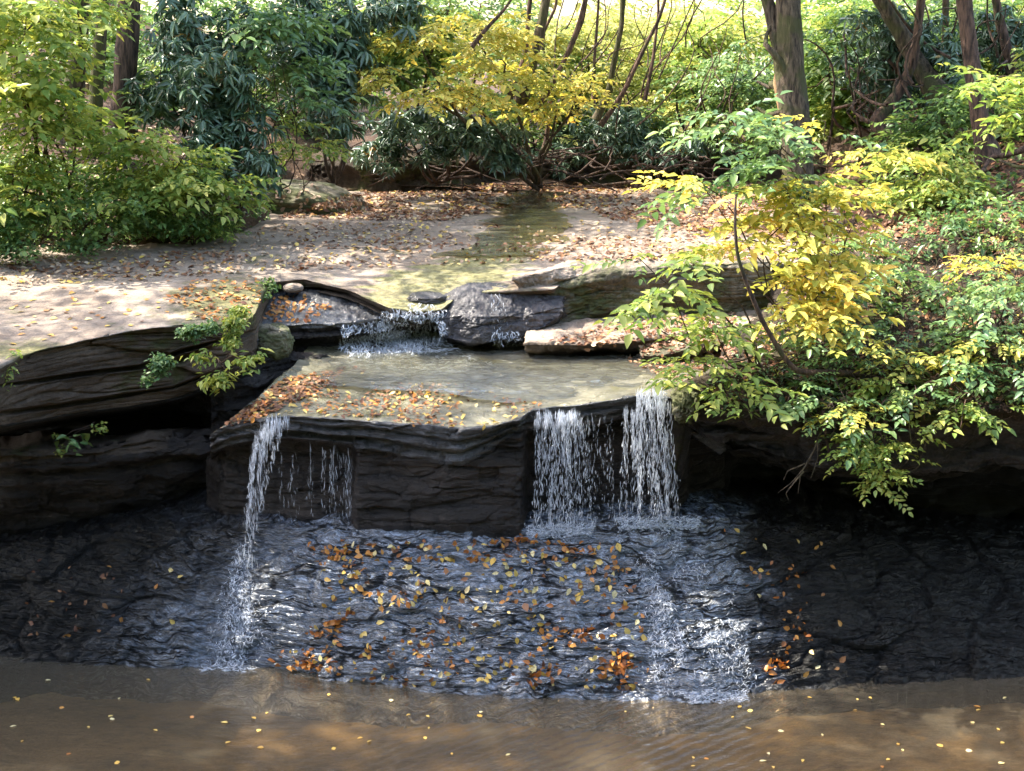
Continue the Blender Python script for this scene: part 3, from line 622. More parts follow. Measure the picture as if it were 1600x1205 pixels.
def place(tV, tQ, tT, pos, R, sc):
    pos = np.asarray(pos, float); n = len(pos); k = len(tV)
    V = (np.einsum('nij,kj->nki', R, tV)*np.asarray(sc)[:, None, None]+pos[:, None])
    o = (np.arange(n)*k)[:, None, None]
    return V.reshape(-1, 3), (tQ[None]+o).reshape(-1, 4), (tT[None]+o).reshape(-1, 3)
def spray(kind, seed, Wd):
    r = np.random.default_rng(seed); mb = MB(); lv, lq, lt = leaf_geo(1, Wd, .10 if kind != 'whorl' else .22)
    if kind == 'flat':       # alternate leaves along a twig, all in one plane; twig along +x, unit = leaf length
        m = 11; t = np.linspace(.3, 3.6, m); side = np.where(np.arange(m) % 2, 1, -1)
        pos = np.stack([t, t*0+r.normal(0, .05, m), -.03*t**2], -1); yaw = side*r.uniform(.6, 1.15, m); yaw[-1] = 0
        R = rotm(yaw, r.normal(.06, .2, m), r.normal(0, .2, m)); sc = r.uniform(.6, 1.1, m)
    elif kind == 'whorl':
        m = 10; yaw = np.linspace(0, 2*math.pi, m, endpoint=False)+r.normal(0, .2, m); pos = np.stack([np.cos(yaw)*.05, np.sin(yaw)*.05, r.uniform(-.15, .1, m)], -1)
        R = rotm(yaw, r.normal(.35, .3, m), r.normal(0, .2, m)); sc = r.uniform(.75, 1.1, m)
    else:                    # tip: loose cluster
        m = 7; yaw = r.uniform(0, 2*math.pi, m); pos = np.stack([r.normal(0, .5, m), r.normal(0, .5, m), r.normal(0, .35, m)], -1)
        R = rotm(yaw, r.normal(.2, .3, m), r.normal(0, .3, m)); sc = r.uniform(.65, 1.15, m)
    V, Q, T = place(lv, lq, lt, pos, R, sc); mb.add(V, Q, T)
    return V, Q, T
SPR = {}
def sprays(kind, Wd):
    if (kind, Wd) not in SPR: SPR[(kind, Wd)] = [spray(kind, 100+i, Wd) for i in range(5)]
    return SPR[(kind, Wd)]
def foliage(mb, pos, kind, size, Wd, rng, droop=.25, outward=None, yawbias=None):
    """size: leaf length in metres; pos: spray positions"""
    tm = sprays(kind, Wd); which = rng.integers(0, len(tm), len(pos))
    for k, (tV, tQ, tT) in enumerate(tm):
        p_ = pos[which == k]; m = len(p_)
        if not m: continue
        yaw = rng.uniform(0, 2*math.pi, m)
        if outward is not None:
            o_ = outward[which == k]; yaw = np.arctan2(o_[:, 1], o_[:, 0])+rng.normal(0, .8, m)
        if yawbias is not None: yaw = rng.normal(yawbias, .9, m)
        pt_ = rng.normal(droop*.45, .2, m); R = rotm(yaw, pt_, rng.normal(0, .22, m))
        if kind == 'whorl': R = rotm(yaw, rng.uniform(.1, .9, m), rng.normal(0, .2, m))
        sc = size*rng.uniform(.55, 1.3, m)
        V, Q, T = place(tV, tQ, tT, p_, R, sc); mb.add(V, Q, T)
def blob_points(blobs, n, rng, keep=.0, fq=1.6, shell=.35):
    """blobs: (px,row,Y, rx_px, ry_px, ry_m)"""
    w = np.array([b[3]*b[4]*max(b[5], .3)**.5 for b in blobs]); w = w/w.sum(); P_ = []; O_ = []
    for b, f in zip(blobs, w):
        m = int(n*f*3.2)+6; s = b[2]/F/cp; c = P(b[0], b[1], b[2])
        d = rng.normal(size=(m, 3)); d /= np.linalg.norm(d, axis=1, keepdims=True); r = rng.random(m)**shell*(1+.35*fbm(d*2.1+b[0], 2))
        p_ = c+d*r[:, None]*np.array([b[3]*s, b[5], b[4]*s])
        k = fbm(p_*fq+b[0]*.01, 2) > keep+rng.normal(0, .12, m)
        P_.append(p_[k][:max(1, int(n*f))]); O_.append(d[k][:max(1, int(n*f))])
    return np.concatenate(P_), np.concatenate(O_)
def bend(a, b, n, rng, amp=.08, sag=0.):
    t = np.linspace(0, 1, n)[:, None]; L = np.linalg.norm(b-a); o = rng.normal(size=(4, 3))*amp*L
    return a*(1-t)+b*t+o[0]*np.sin(math.pi*t)+o[1]*.5*np.sin(2*math.pi*t)+o[2]*.25*np.sin(3*math.pi*t)+np.array([0, 0, -sag*L])*np.sin(math.pi*t)
def plant(name, label, cat, base, blobs, n, kind, size, Wd, mat, seed, keep=-.15, droop=.25, stemr=.025, twigs=.06, group=None, bark=None, stemname='stem', leafname='foliage', fq=1.6, sway=.08, nstem=None, shell=.7, dens=.85, gap=.14):
    rng = np.random.default_rng(seed)
    root = thing(name, label, cat, group)
    pos, out_ = blob_points(blobs, int(n*dens), rng, keep+gap, fq*1.5, shell)
    st = MB(); bs = P(*base) if len(base) == 3 and not isinstance(base, np.ndarray) else base
    ends = []
    for b in blobs[:nstem] if nstem else blobs:
        c = P(b[0], b[1], b[2]); path = bend(bs+rng.normal(0, .04, 3), c, 9, rng, sway); st.tube(path, np.linspace(stemr, stemr*.4, 9), 6); ends.append(path)
    if twigs:
        idx = rng.choice(len(pos), min(len(pos), int(len(pos)*twigs)+3), replace=False); allp = np.concatenate(ends)
        for i in idx:
            d_ = np.linalg.norm(allp-pos[i], axis=1)+.3*np.maximum(0, allp[:, 2]-pos[i][2]); a = allp[np.argmin(d_)]
            st.tube(bend(a, pos[i], 5, rng, .08), np.linspace(stemr*.35, stemr*.12, 5), 4)
    me = st.mesh(stemname); link(stemname, me, bark or TWIG, root)
    mb = MB(); foliage(mb, pos, kind, size, Wd, rng, droop, out_)
    link(leafname, mb.mesh(leafname), mat, root)
    return root
def trunk_tree(name, label, pts, rads, bark, seed, crown=None, limbs=(), group=None, sides=14, extra=None):
    """pts: (px,row,Y) along the trunk from base to top"""
    rng = np.random.default_rng(seed); root = thing(name, label, 'tree', group)
    p_ = np.array([P(*q) for q in pts]); t = np.linspace(0, 1, len(p_)); tt = np.linspace(0, 1, max(24, 10*len(p_)))
    path = np.stack([np.interp(tt, t, p_[:, k]) for k in range(3)], -1); w = 7
    path = np.stack([smooth(path[:, k], w) for k in range(3)], -1)
    path += .03*np.stack([noise3(path*1.1+seed), noise3(path*1.1+seed+7), 0*tt], -1)
    rr = np.interp(tt, t, np.array(rads)); rr = rr*(1+.55*np.exp(-tt*len(tt)*.35/3))
    mb = MB(); mb.tube(path, rr, sides*2, .10, seed); link('trunk', mb.mesh('trunk'), bark, root)
    for (s, e, r0) in limbs:
        a = path[int(s*(len(path)-1))]; b = P(*e) if len(e) == 3 else np.array(e[1:]); lb = MB()
        pp = bend(a, b, 14, rng, .07); lb.tube(pp, np.linspace(r0, r0*.35, 14), 7, .15, seed)
        for _ in range(4):
            a2 = pp[rng.integers(4, 13)]; lb.tube(bend(a2, a2+rng.normal(0, .5, 3)+(b-a)*.25, 7, rng, .12), np.linspace(r0*.4, r0*.12, 7), 5)
        link('branch', lb.mesh('branch'), bark, root)
    if crown:
        c, n, kind, size, Wd, mat, keep = crown
        pos, out_ = blob_points(c, n, rng, keep, .8, .45) if not isinstance(c, np.ndarray) else (c, None)
        mb = MB(); foliage(mb, pos, kind, size, Wd, rng, .25, out_); link('crown', mb.mesh('crown'), mat, root)
    if extra: extra(root, path)
    return root

# ---- left bank vegetation
LBG = 'shrubs on the left bank'
plant('leafy_shrub', 'bright yellow-green shrub filling the top left corner above the pinkish litter', 'shrub', (60, 330, 20.5), [(40, 50, 19.5, 90, 70, .9), (120, 10, 20, 70, 20, .6), (20, 130, 19.2, 70, 60, .7), (80, 150, 20, 50, 30, .5)], 430, 'flat', .17, .5, YG, 11, -.1, .35)
plant('leafy_shrub', 'drooping light green shrub before the two left trunks', 'shrub', (110, 370, 20), [(60, 200, 19.4, 80, 45, .6), (110, 270, 19.6, 80, 35, .6), (20, 270, 19., 60, 60, .6), (105, 175, 20, 35, 16, .4)], 360, 'flat', .15, .5, YG, 12, -.1, .35)
plant('leafy_shrub', 'yellow-green shrub sloping down between the trunks and the dark rhododendron', 'shrub', (230, 360, 20.6), [(215, 230, 20.2, 55, 40, .6), (270, 270, 20.1, 75, 40, .6), (330, 290, 20.4, 50, 35, .5), (190, 290, 20, 70, 40, .5)], 420, 'flat', .14, .5, YG, 13, -.1, .35)
plant('leafy_shrub', 'low mid-green shrub at the rear edge of the left slab', 'shrub', (110, 395, 19.8), [(60, 340, 19.2, 90, 38, .6), (150, 330, 19.4, 90, 40, .6), (0, 360, 18.8, 60, 35, .6), (220, 350, 19.8, 60, 28, .5)], 620, 'tip', .10, .6, MG, 14, -.2, .3)
plant('leafy_shrub', 'small-leaved green bush spreading toward the rear of the slab beside the ferns', 'shrub', (300, 380, 20.4), [(270, 350, 20.1, 60, 22, .5), (330, 352, 20.6, 45, 18, .4), (240, 320, 20.2, 50, 26, .4)], 300, 'tip', .09, .6, MG, 15, -.2, .3)
plant('ivy_patch', 'pale green creeping plants hanging onto the left rim of the rear slab', 'plant', (0, 405, 18.9), [(10, 390, 18.6, 60, 18, .3), (110, 384, 19.2, 70, 14, .3)], 220, 'tip', .07, .7, CG, 16, -.2)
plant('fern_clump', 'bright green ferny clump at the rear edge of the slab', 'fern', (330, 372, 20.7), [(335, 358, 20.6, 40, 14, .3)], 90, 'flat', .07, .35, YG, 17, -.3, .3, .01)
# rhododendrons
RG = 'rhododendrons behind the slab'
rh = [
 ('big dark blue-green rhododendron behind the left shrubs', (320, 330, 22.5), [(290, 60, 22.3, 80, 60, .9), (340, 130, 21.6, 85, 60, .9), (260, 150, 21.8, 55, 50, .7), (360, 205, 21.4, 65, 45, .8), (380, 60, 22.5, 60, 50, .8)], 620, .21),
 ('lower blue-green rhododendron reaching down to the domed boulder', (380, 340, 22), [(350, 250, 21.2, 60, 35, .6), (400, 265, 21.6, 40, 35, .5), (320, 210, 21.2, 40, 30, .5)], 230, .18),
 ('tall dark rhododendron with orange old leaves left of the yellow tree', (520, 290, 25), [(500, 50, 24, 80, 60, .9), (540, 120, 24, 60, 50, .8), (470, 110, 23.8, 50, 60, .7), (520, 180, 23.6, 45, 40, .7), (600, 20, 24.5, 70, 35, .8)], 600, .23),
 ('rhododendron with spreading whorls above the dark root bank in the middle', (690, 285, 27), [(640, 190, 25.5, 60, 30, .8), (720, 205, 25.8, 65, 34, .8), (770, 215, 26, 45, 26, .6), (690, 235, 26, 50, 20, .6), (600, 240, 25.6, 50, 26, .6), (800, 245, 26.2, 50, 20, .6)], 640, .2),
 ('dark rhododendron over the far end of the stream right of centre', (980, 280, 30), [(960, 200, 29, 60, 35, 1.), (1000, 225, 29, 50, 30, .8), (900, 220, 30, 45, 25, .8), (860, 245, 29, 50, 22, .6), (1050, 235, 28.5, 60, 28, .7)], 640, .19),
 ('rhododendron with orange leaves behind the leaning dark trunks on the right', (1420, 300, 27), [(1400, 60, 26, 90, 45, 1.2), (1450, 100, 26, 60, 45, 1.), (1350, 110, 26.5, 60, 35, .8), (1420, 160, 26, 70, 30, .8)], 520, .2),
 ('dark rhododendron high in the upper right corner', (1560, 240, 26), [(1570, 60, 26.5, 70, 50, 1.), (1500, 130, 27, 60, 40, .8), (1590, 160, 26, 50, 40, .8)], 300, .2)]
for k, (lb, bs, bl, nn_, sz) in enumerate(rh):
    plant('rhododendron', lb, 'rhododendron', bs, bl, nn_, 'whorl', sz, .28, RH, 30+k, -.2, .3, .035, .10, RG, shell=.5)
plant('leafy_shrub', 'light green branch sprays in front of the tall rhododendron', 'shrub', (430, 300, 22.5), [(440, 100, 21.8, 50, 22, .4), (470, 150, 22, 30, 14, .3), (420, 30, 22, 55, 25, .4), (380, 20, 21.9, 45, 22, .4)], 150, 'flat', .16, .5, CG, 41, -.2, .3, .012)
plant('leafy_shrub', 'yellow-green sprig of leaves above the domed boulder', 'shrub', (470, 300, 23.5), [(480, 230, 22.8, 40, 16, .3), (430, 190, 22.5, 30, 14, .3)], 70, 'flat', .13, .5, YG, 42, -.2, .3, .01)
# yellow tree in the middle
plant('yellow_tree', 'slender tree with layered golden-yellow foliage in the middle of the woods', 'tree', (840, 290, 27), [(650, 60, 24.5, 60, 22, .7), (740, 55, 24.8, 90, 30, .8), (620, 115, 24, 60, 16, .6), (700, 140, 24.3, 80, 22, .7), (790, 100, 25, 80, 26, .8), (870, 165, 26, 60, 22, .7), (900, 130, 26, 50, 20, .7), (650, 150, 24, 40, 12, .5)], 520, 'flat', .16, .48, YL, 51, -.1, .35, .04, .05, None, BK_GREY, 'trunk', 'crown', sway=.05)
plant('yellow_tree', 'yellow-green small tree behind the golden one near the bright gap', 'tree', (900, 290, 31), [(850, 60, 30, 90, 50, 1.), (930, 40, 31, 80, 50, 1.), (960, 130, 31, 70, 50, 1.), (820, 200, 30, 60, 25, .8)], 620, 'flat', .16, .48, FY, 52, -.05, .3, .04, .05, None, BK_GREY, 'trunk', 'crown')
for k, (lb, bs, bl, nn_, mt) in enumerate([
 ('sunlit yellow-green tree beyond the stream left of the twin trunk', (1080, 290, 36), [(1080, 60, 36, 110, 80, 2), (1120, 160, 35, 90, 60, 1.5), (1000, 100, 37, 90, 70, 2)], 900, FY),
 ('pale green young tree right beside the twin trunk', (1330, 300, 31), [(1310, 60, 31, 70, 70, 1.2), (1340, 170, 30, 60, 50, 1.), (1290, 130, 31, 50, 60, 1)], 560, YG),
 ('olive-green tree behind the dark leaning trunks', (1440, 300, 34), [(1420, 30, 34, 110, 60, 1.5), (1480, 120, 33, 90, 70, 1.5), (1560, 30, 34, 90, 60, 1.5)], 800, MG),
 ('green tree filling the gap behind the left rhododendrons', (400, 300, 30), [(300, 60, 30, 140, 80, 1.5), (480, 60, 30, 120, 80, 1.5), (150, 80, 29, 130, 90, 1.5), (620, 120, 30, 100, 60, 1.2)], 900, MG),
 ('pale green leafy saplings at the far end of the stream', (1120, 290, 29), [(1100, 200, 28.5, 60, 50, .8), (1160, 120, 28.5, 60, 60, .8), (1080, 140, 29, 50, 40, .8)], 420, CG)]):
    plant('leafy_tree', lb, 'tree', bs, bl, nn_, 'flat' if k != 3 else 'tip', .2 if k != 4 else .15, .5, mt, 60+k, -.05, .3, .05, .04, 'small trees beyond the stream', BK_GREY, 'trunk', 'crown', fq=1.0)
# far woods
rngf = np.random.default_rng(5)
nf = 9000; X = rngf.uniform(-26, 26, nf); Y = rngf.uniform(40, 58, nf); Z = 4+rngf.random(nf)**1.0*12.5+.05*(Y-40)
pf = np.stack([X, Y, Z], -1); kf = fbm(pf*np.array([.35, .35, .45]), 3) > .0-.25*np.clip((np.abs(X-4.5)-2.5)/6, 0, 1)+.25*np.exp(-((X-5)/2.8)**2)

pk = pf[kf]; cen = np.abs(pk[:, 0]-(5.2+0*pk[:, 1])) < 4.2+rngf.normal(0, 1., len(pk))
for sel, mt, lb in ((cen, FY, 'hazy sunlit yellow woods far behind the stream'), (~cen, MG, 'darker green woods far behind the trees')):
    mb = MB(); foliage(mb, pk[sel], 'flat', .34, .55, rngf, .3); link('far_woods', mb.mesh('far_woods'), mt, kind='stuff', label=lb)
# leafy undergrowth along far bank and floor
rngu = np.random.default_rng(8); mb = MB()
pu = [h[0]+h[1]*random.uniform(.0, .35) for h in scatter_px([(-60, 250), (200, 250), (420, 330), (400, 350), (330, 372), (200, 396), (-60, 410)], 900, -.5)]
foliage(mb, np.array(pu), 'tip', .085, .6, rngu, .3); link('undergrowth', mb.mesh('undergrowth'), MG, kind='stuff', label='low green ground plants covering the left bank')

# ---- trunks
def stripped(root, path):
    mb = MB(); q = np.array([P(1216, 92, 22.35), P(1214, 130, 22.33), P(1221, 175, 22.33), P(1226, 215, 22.35)]); mb.tube(q, [.02, .055, .05, .02], 8, .2, 2); link('bark_strip', mb.mesh('bark_strip'), M['wood'], root)
    root.children[-1]['label'] = 'orange-brown stripped wood scar'
TRG = 'trunks at the edge of the woods'
over = lambda c, n=500, mt=MG: (c, n, 'flat', .24, .5, mt, -.1)  # off-frame crowns, sized and placed to shade rocks and understory below
def xyz(*a): return ('w',)+a
trunk_tree('tall_tree', 'tall tree with dark ridged bark standing left of the rhododendrons', [(192, 235, 22), (195, 150, 22), (201, 60, 22), (205, -60, 22), (210, -500, 22)], [.17, .165, .16, .15, .1], BK_PINE, 71,
  over([(120, -420, 22, 300, 110, 2.2), (330, -330, 24, 240, 90, 2)], 240), group=TRG)
trunk_tree('tall_tree', 'slim mossy grey trunk just left of the dark ridged trunk', [(142, 250, 21.4), (150, 160, 21.4), (157, 60, 21.4), (163, -60, 21.4), (170, -300, 21.5)], [.10, .095, .09, .085, .06], BK_GREY, 72, over([(100, -300, 22, 200, 70, 1.5)], 160), group=TRG)
trunk_tree('tall_tree', 'thicker grey-brown trunk half hidden by leaves, leftmost of the three left trunks', [(108, 230, 22.5), (116, 130, 22.5), (126, 40, 22.5), (132, -300, 22.5)], [.15, .14, .13, .1], BK_GREY, 73, over([(60, -420, 25, 380, 130, 3), (420, -420, 27, 300, 110, 3)], 420), group=TRG)
trunk_tree('twin_tree', 'big tree with twin mossy trunks and a strip of peeled orange wood', [(1262, 400, 21.8), (1250, 300, 22), (1242, 200, 22.2), (1236, 100, 22.3), (1232, 0, 22.4), (1234, -150, 22.5), (1240, -500, 22.6)], [.24, .22, .21, .20, .19, .17, .1], BK_GREY, 74,
  over([(1240, -450, 23, 420, 120, 2.5), (1000, -380, 25, 200, 80, 2)], 520), limbs=[(.08, (1180, -60, 22.5), .19)], group=TRG, extra=stripped)
trunk_tree('tall_tree', 'slender reddish-brown tree rooted on the right bank', [(1544, 255, 21.5), (1532, 190, 21.5), (1520, 100, 21.6), (1508, 0, 21.7), (1500, -100, 21.7), (1490, -400, 22)], [.14, .12, .115, .11, .1, .07], BK_BRN, 75, over([(1450, -330, 22, 260, 90, 2)], 260), group=TRG)
trunk_tree('leaning_tree', 'dark crooked trunk leaning left below the orange rhododendron leaves', [(1410, 280, 24.5), (1385, 215, 24.7), (1365, 190, 24.8), (1400, 150, 25), (1425, 100, 25), (1440, 0, 25), (1450, -60, 25)], [.13, .12, .11, .09, .08, .07, .05], BK_BRN, 76, group=TRG, limbs=[(.25, (1440, 220, 24.5), .05), (.3, (1330, 170, 25), .05)])
trunk_tree('leaning_tree', 'mossy trunk leaning from the upper middle right toward the right bank', [(1478, 170, 25), (1440, 110, 25.3), (1400, 40, 25.5), (1355, -30, 25.5), (1300, -140, 26)], [.17, .15, .13, .12, .09], BK_GREY, 77, over([(1250, -330, 27, 300, 110, 3), (1500, -300, 26, 200, 90, 2)], 600), group=TRG)
trunk_tree('leaning_tree', 'thin dark trunk near the right edge leaning to the left', [(1600, 190, 26), (1580, 100, 26), (1560, 30, 26), (1545, -60, 26)], [.10, .09, .08, .07], BK_BRN, 78, group=TRG)
trunk_tree('leaning_tree', 'thin dark upright trunk between the reddish tree and the leaning mossy one', [(1480, 200, 28), (1476, 100, 28), (1478, 0, 28), (1480, -60, 28)], [.08, .07, .06, .06], BK_BRN, 79, group=TRG)
SG = 'slanting stems over the stream'
for k, (lb, pts, r_) in enumerate([
 ('thickest slanting grey stem in the middle, running up right out of the frame', [(812, 165, 26), (828, 110, 26), (845, 40, 26), (858, -30, 26), (875, -150, 26)], .10),
 ('thin stem directly right of the thick slanting grey one', [(800, 155, 26.4), (818, 90, 26.4), (826, 30, 26.4), (838, -60, 26.4)], .05),
 ('thin bent stem rising from the stream end and curving to the right', [(838, 270, 27), (855, 220, 27), (862, 130, 27), (890, 80, 27), (912, 30, 27), (925, -50, 27)], .045),
 ('long thin curved stem over the middle of the stream', [(830, 180, 25.6), (855, 145, 25.6), (885, 90, 25.6), (905, 40, 25.6), (925, -40, 25.6)], .04),
 ('crooked grey stem left of the bright gap', [(930, 190, 27.5), (950, 150, 27.5), (962, 90, 27.5), (972, 40, 27.5), (975, -50, 27.5)], .06),
 ('thin stem sweeping up right across the bright gap', [(935, 200, 26.5), (975, 140, 26.5), (1005, 80, 26.5), (1030, 30, 26.5), (1050, -40, 26.5)], .04),
 ('fine hanging stem in front of the bright gap', [(1005, 160, 27), (1022, 90, 27), (1030, 20, 27), (1028, -50, 27)], .03),
 ('straight thin dark stem left of the crooked grey stem', [(926, 170, 27), (928, 90, 27), (935, 20, 27), (940, -50, 27)], .028),
 ('fine slanted twig above the golden foliage', [(735, 75, 23.8), (760, 45, 23.8), (790, 15, 23.8), (815, -20, 23.8)], .03),
 ('fine vertical stem above the rhododendron in the middle', [(848, 80, 27), (850, 50, 27), (870, 10, 27), (872, -50, 27)], .03)]):
    trunk_tree('slender_stem', lb, pts, list(np.linspace(r_, r_*.7, len(pts))), BK_GREY if k in (0, 4) else BK_BRN, 90+k, group=SG, sides=8)

root = thing('added_shade_tree', 'unseen tree added left of the pool so its crown shades the water', 'tree'); rgs = np.random.default_rng(77)  # off-frame tree added to keep sun off the pool and left slab
stt = MB(); stt.tube(bend(np.array([-12.5, 15.5, 3.]), np.array([-10.5, 14.5, 15.]), 14, rgs, .02), np.linspace(.28, .1, 14), 12, .1); link('trunk', stt.mesh('trunk'), BK_GREY, root)
dd_ = rgs.normal(size=(900, 3)); dd_ /= np.linalg.norm(dd_, axis=1, keepdims=True); pp_ = np.array([-10.8, 14.2, 14.5])+dd_*rgs.random((900, 1))**.4*np.array([4.6, 3.4, 2.2])
pp_ = np.concatenate([pp_, pp_[:420]*np.array([1, 1, .8])+np.array([-1.8, 4.2, 3.2])]); pp_ = np.concatenate([pp_, np.array([-6.2, 14.6, 15.])+(pp_[:380]-np.array([-10.8, 14.2, 14.5]))*np.array([.6, .7, .7])]); pp_ = pp_[fbm(pp_*.9, 2) > -.1]; mb = MB(); foliage(mb, pp_, 'flat', .26, .5, rgs, .2); link('crown', mb.mesh('crown'), MG, root)
# ---- root tangle and dead branches at the far stream end
rt = MB(); rr_ = np.random.default_rng(21)
for _ in range(90):
    a = P(rr_.uniform(520, 1120), rr_.uniform(225, 285), rr_.uniform(26.3, 28.5)); b = a+rr_.normal(0, 1, 3)*np.array([1.1, .4, .35]); rt.tube(bend(a, b, 8, rr_, .12), np.linspace(.022, .007, 8), 5)
link('dead_branches', rt.mesh('dead_branches'), TWIG, label='tangle of dark dead branches over the far end of the stream', kind='stuff')
bk = cy([(480, 300, 27.2), (560, 300, 26.6), (640, 293, 26.8), (720, 290, 27), (800, 288, 28), (900, 288, 29), (1000, 290, 29), (1150, 290, 28.5), (1290, 300, 27)], 200, 7)
bt = off(bk, .3, .45); bt[:, 2] += .12*fbm(bt*1.5, 3); 
sheet('earth_bank', [off(bk, 0, -.3), off(bk, .35, .12), bt, off(bt, .7, .12), off(bt, 3, 0)], [6, 16, 10, 10], M['bank'], D(.12, 2., 0, 1, .05), kind='structure', ground=False)
tb = MB(); rb_ = np.random.default_rng(61)
for _ in range(30):
    x0, y0 = rb_.uniform(860, 1180), rb_.uniform(60, 260); a = P(x0, y0, rb_.uniform(26, 30)); b = P(x0+rb_.normal(45, 45), y0-rb_.uniform(60, 240), rb_.uniform(26, 30)); tb.tube(bend(a, b, 12, rb_, .09), np.linspace(.017, .006, 12), 5)
for _ in range(40):
    x0, y0 = rb_.uniform(1300, 1620), rb_.uniform(80, 270); a = P(x0, y0, rb_.uniform(24, 27)); b = P(x0+rb_.normal(0, 60), y0-rb_.uniform(20, 160), rb_.uniform(24, 27)); tb.tube(bend(a, b, 12, rb_, .12), np.linspace(.03, .01, 12), 5)
link('thin_branches', tb.mesh('thin_branches'), BK_BRN, kind='stuff', label='mesh of thin bare branches across the woods')
# ---- fill of the woods behind
FW = 'young trees filling the woods'
TM = 'leafy understory tree in the woods behind the stream'
for k, (px, row, Y, rx, ry, nn_, mt, lb) in enumerate([
 (60, 120, 27, 170, 150, 700, MG, 'green tree behind the shrubs in the upper left corner'), (250, 180, 28, 150, 120, 600, MG, 'green tree showing between the left trunks and the rhododendrons'),
 (460, 120, 31, 150, 130, 700, MG, 'dark green tree filling the woods behind the tall rhododendron'), (640, 60, 31, 120, 70, 500, YG, 'yellow-green tree above and behind the golden tree'),
 (760, 200, 31, 130, 60, 480, MG, 'green tree low behind the golden tree'), (900, 230, 33, 130, 50, 480, CG, 'pale green tree low behind the slanting stems'),
 (1050, 180, 38, 150, 110, 620, FY, 'sunlit yellow tree at the bright gap'), (1190, 100, 34, 120, 130, 640, MG, 'green tree directly behind the twin trunk'),
 (1300, 200, 32, 120, 110, 600, MG, 'mid-green tree low to the right of the twin trunk'), (1400, 200, 32, 120, 90, 600, MG, 'green tree low behind the crooked dark trunk'),
 (1520, 180, 31, 130, 120, 700, MG, 'green tree behind the slender reddish tree'), (1630, 100, 29, 100, 150, 500, YG, 'yellow-green tree at the upper right edge'),
 (1370, 40, 31, 130, 70, 620, MG, 'green tree high above the crooked dark trunk'), (1140, 240, 33, 120, 40, 360, MG, 'low green tree behind the sapling left of the twin trunk'),
 (880, 110, 31.5, 80, 80, 420, MG, 'green tree between the slanting stems'), (1090, 90, 31, 70, 90, 380, YG, 'loose light green tree just left of the twin trunk'), (980, 190, 31.5, 80, 40, 300, CG, 'low pale green tree above the far end of the stream'),
 (1330, 90, 29, 90, 90, 520, MG, 'dark leafy tree right of the twin trunk near the top of the picture'), (1550, 60, 28.5, 90, 80, 480, MG, 'dark leafy tree at the top right behind the reddish tree'), (700, 20, 30, 130, 50, 420, MG, 'green tree at the very top above the golden tree')]):
    plant('understory_tree', lb, 'tree', (px, 290, Y), [(px, row, Y, rx, ry, 1.3), (px+rx*.4, row-ry*.3, Y+.6, rx*.6, ry*.6, 1.), (px-rx*.4, row+ry*.3, Y-.4, rx*.6, ry*.6, 1.)], int(nn_*.75), 'flat', .19, .5, mt, 130+k, .04, .3, .05, .05, FW, BK_BRN, 'trunk', 'crown', fq=.9)

plant('leafy_bush', 'dark leafy bush on the bank between the mossy leaning trunk and the reddish tree', 'bush', (1490, 250, 24), [(1480, 190, 23.5, 60, 40, .6), (1430, 220, 24, 60, 30, .6), (1530, 150, 23.5, 50, 40, .6)], 330, 'flat', .15, .5, MG, 240, -.1, .3, .014, .2)
plant('leafy_bush', 'green bush right of the reddish tree above the grey roots', 'bush', (1600, 240, 22.5), [(1590, 190, 22.5, 60, 30, .5), (1640, 120, 22.5, 60, 50, .5), (1580, 130, 23.2, 40, 30, .5)], 260, 'flat', .15, .5, YG, 241, -.1, .3, .014, .2)
# ---- right bank plants
RB = 'bushes on the right bank'
# the leaning sapling
def sapling():
    rng = np.random.default_rng(200); root = thing('leaning_sapling', 'sapling with a curved reddish stem and bright yellow leaves leaning over the falls', 'sapling')
    pth = np.array([P(*q) for q in [(1345, 585, 15.0), (1300, 582, 14.7), (1248, 582, 14.5), (1225, 560, 14.5), (1190, 500, 14.5), (1165, 440, 14.5), (1152, 400, 14.5), (1148, 350, 14.5), (1150, 300, 14.6)]])
    tt = np.linspace(0, 1, 60); path = np.stack([smooth(np.interp(tt, np.linspace(0, 1, 9), pth[:, k]), 7) for k in range(3)], -1)
    mb = MB(); mb.tube(path, np.linspace(.035, .012, 60), 8, .15); link('stem', mb.mesh('stem'), BK_BRN, root)
    return root
sapling()
plant('autumn_bush', 'bush of bright yellow leaves before the foot of the twin trunk', 'bush', (1290, 560, 16.5), [(1225, 350, 15.8, 55, 40, .4), (1215, 400, 15.6, 60, 40, .4), (1260, 300, 15.8, 50, 30, .4), (1240, 440, 15.4, 60, 35, .4), (1275, 480, 15.2, 50, 30, .3), (1300, 400, 15.6, 35, 35, .3), (1230, 300, 15.8, 50, 30, .3), (1190, 380, 15.5, 40, 30, .3)], 250, 'flat', .155, .52, YL, 201, -.1, .3, .016, .2, RB)
plant('autumn_bush', 'green and yellow branches reaching left in front of the twin trunk', 'bush', (1270, 500, 17), [(1180, 200, 16, 60, 25, .4), (1230, 240, 16, 70, 22, .4), (1300, 215, 16, 60, 20, .4), (1100, 290, 15.6, 50, 20, .3), (1130, 180, 16, 50, 18, .3), (1200, 290, 16, 60, 25, .4)], 120, 'flat', .155, .5, CG, 202, -.1, .3, .014, .4, RB)
plant('autumn_bush', 'small golden sprays floating right of the twin trunk', 'bush', (1300, 480, 16.6), [(1370, 240, 16, 45, 12, .3), (1330, 300, 16, 40, 10, .3), (1090, 280, 15.4, 40, 14, .3), (1290, 190, 16.2, 60, 8, .3)], 50, 'flat', .13, .5, YL, 203, -.2, .25, .01, .4, RB)
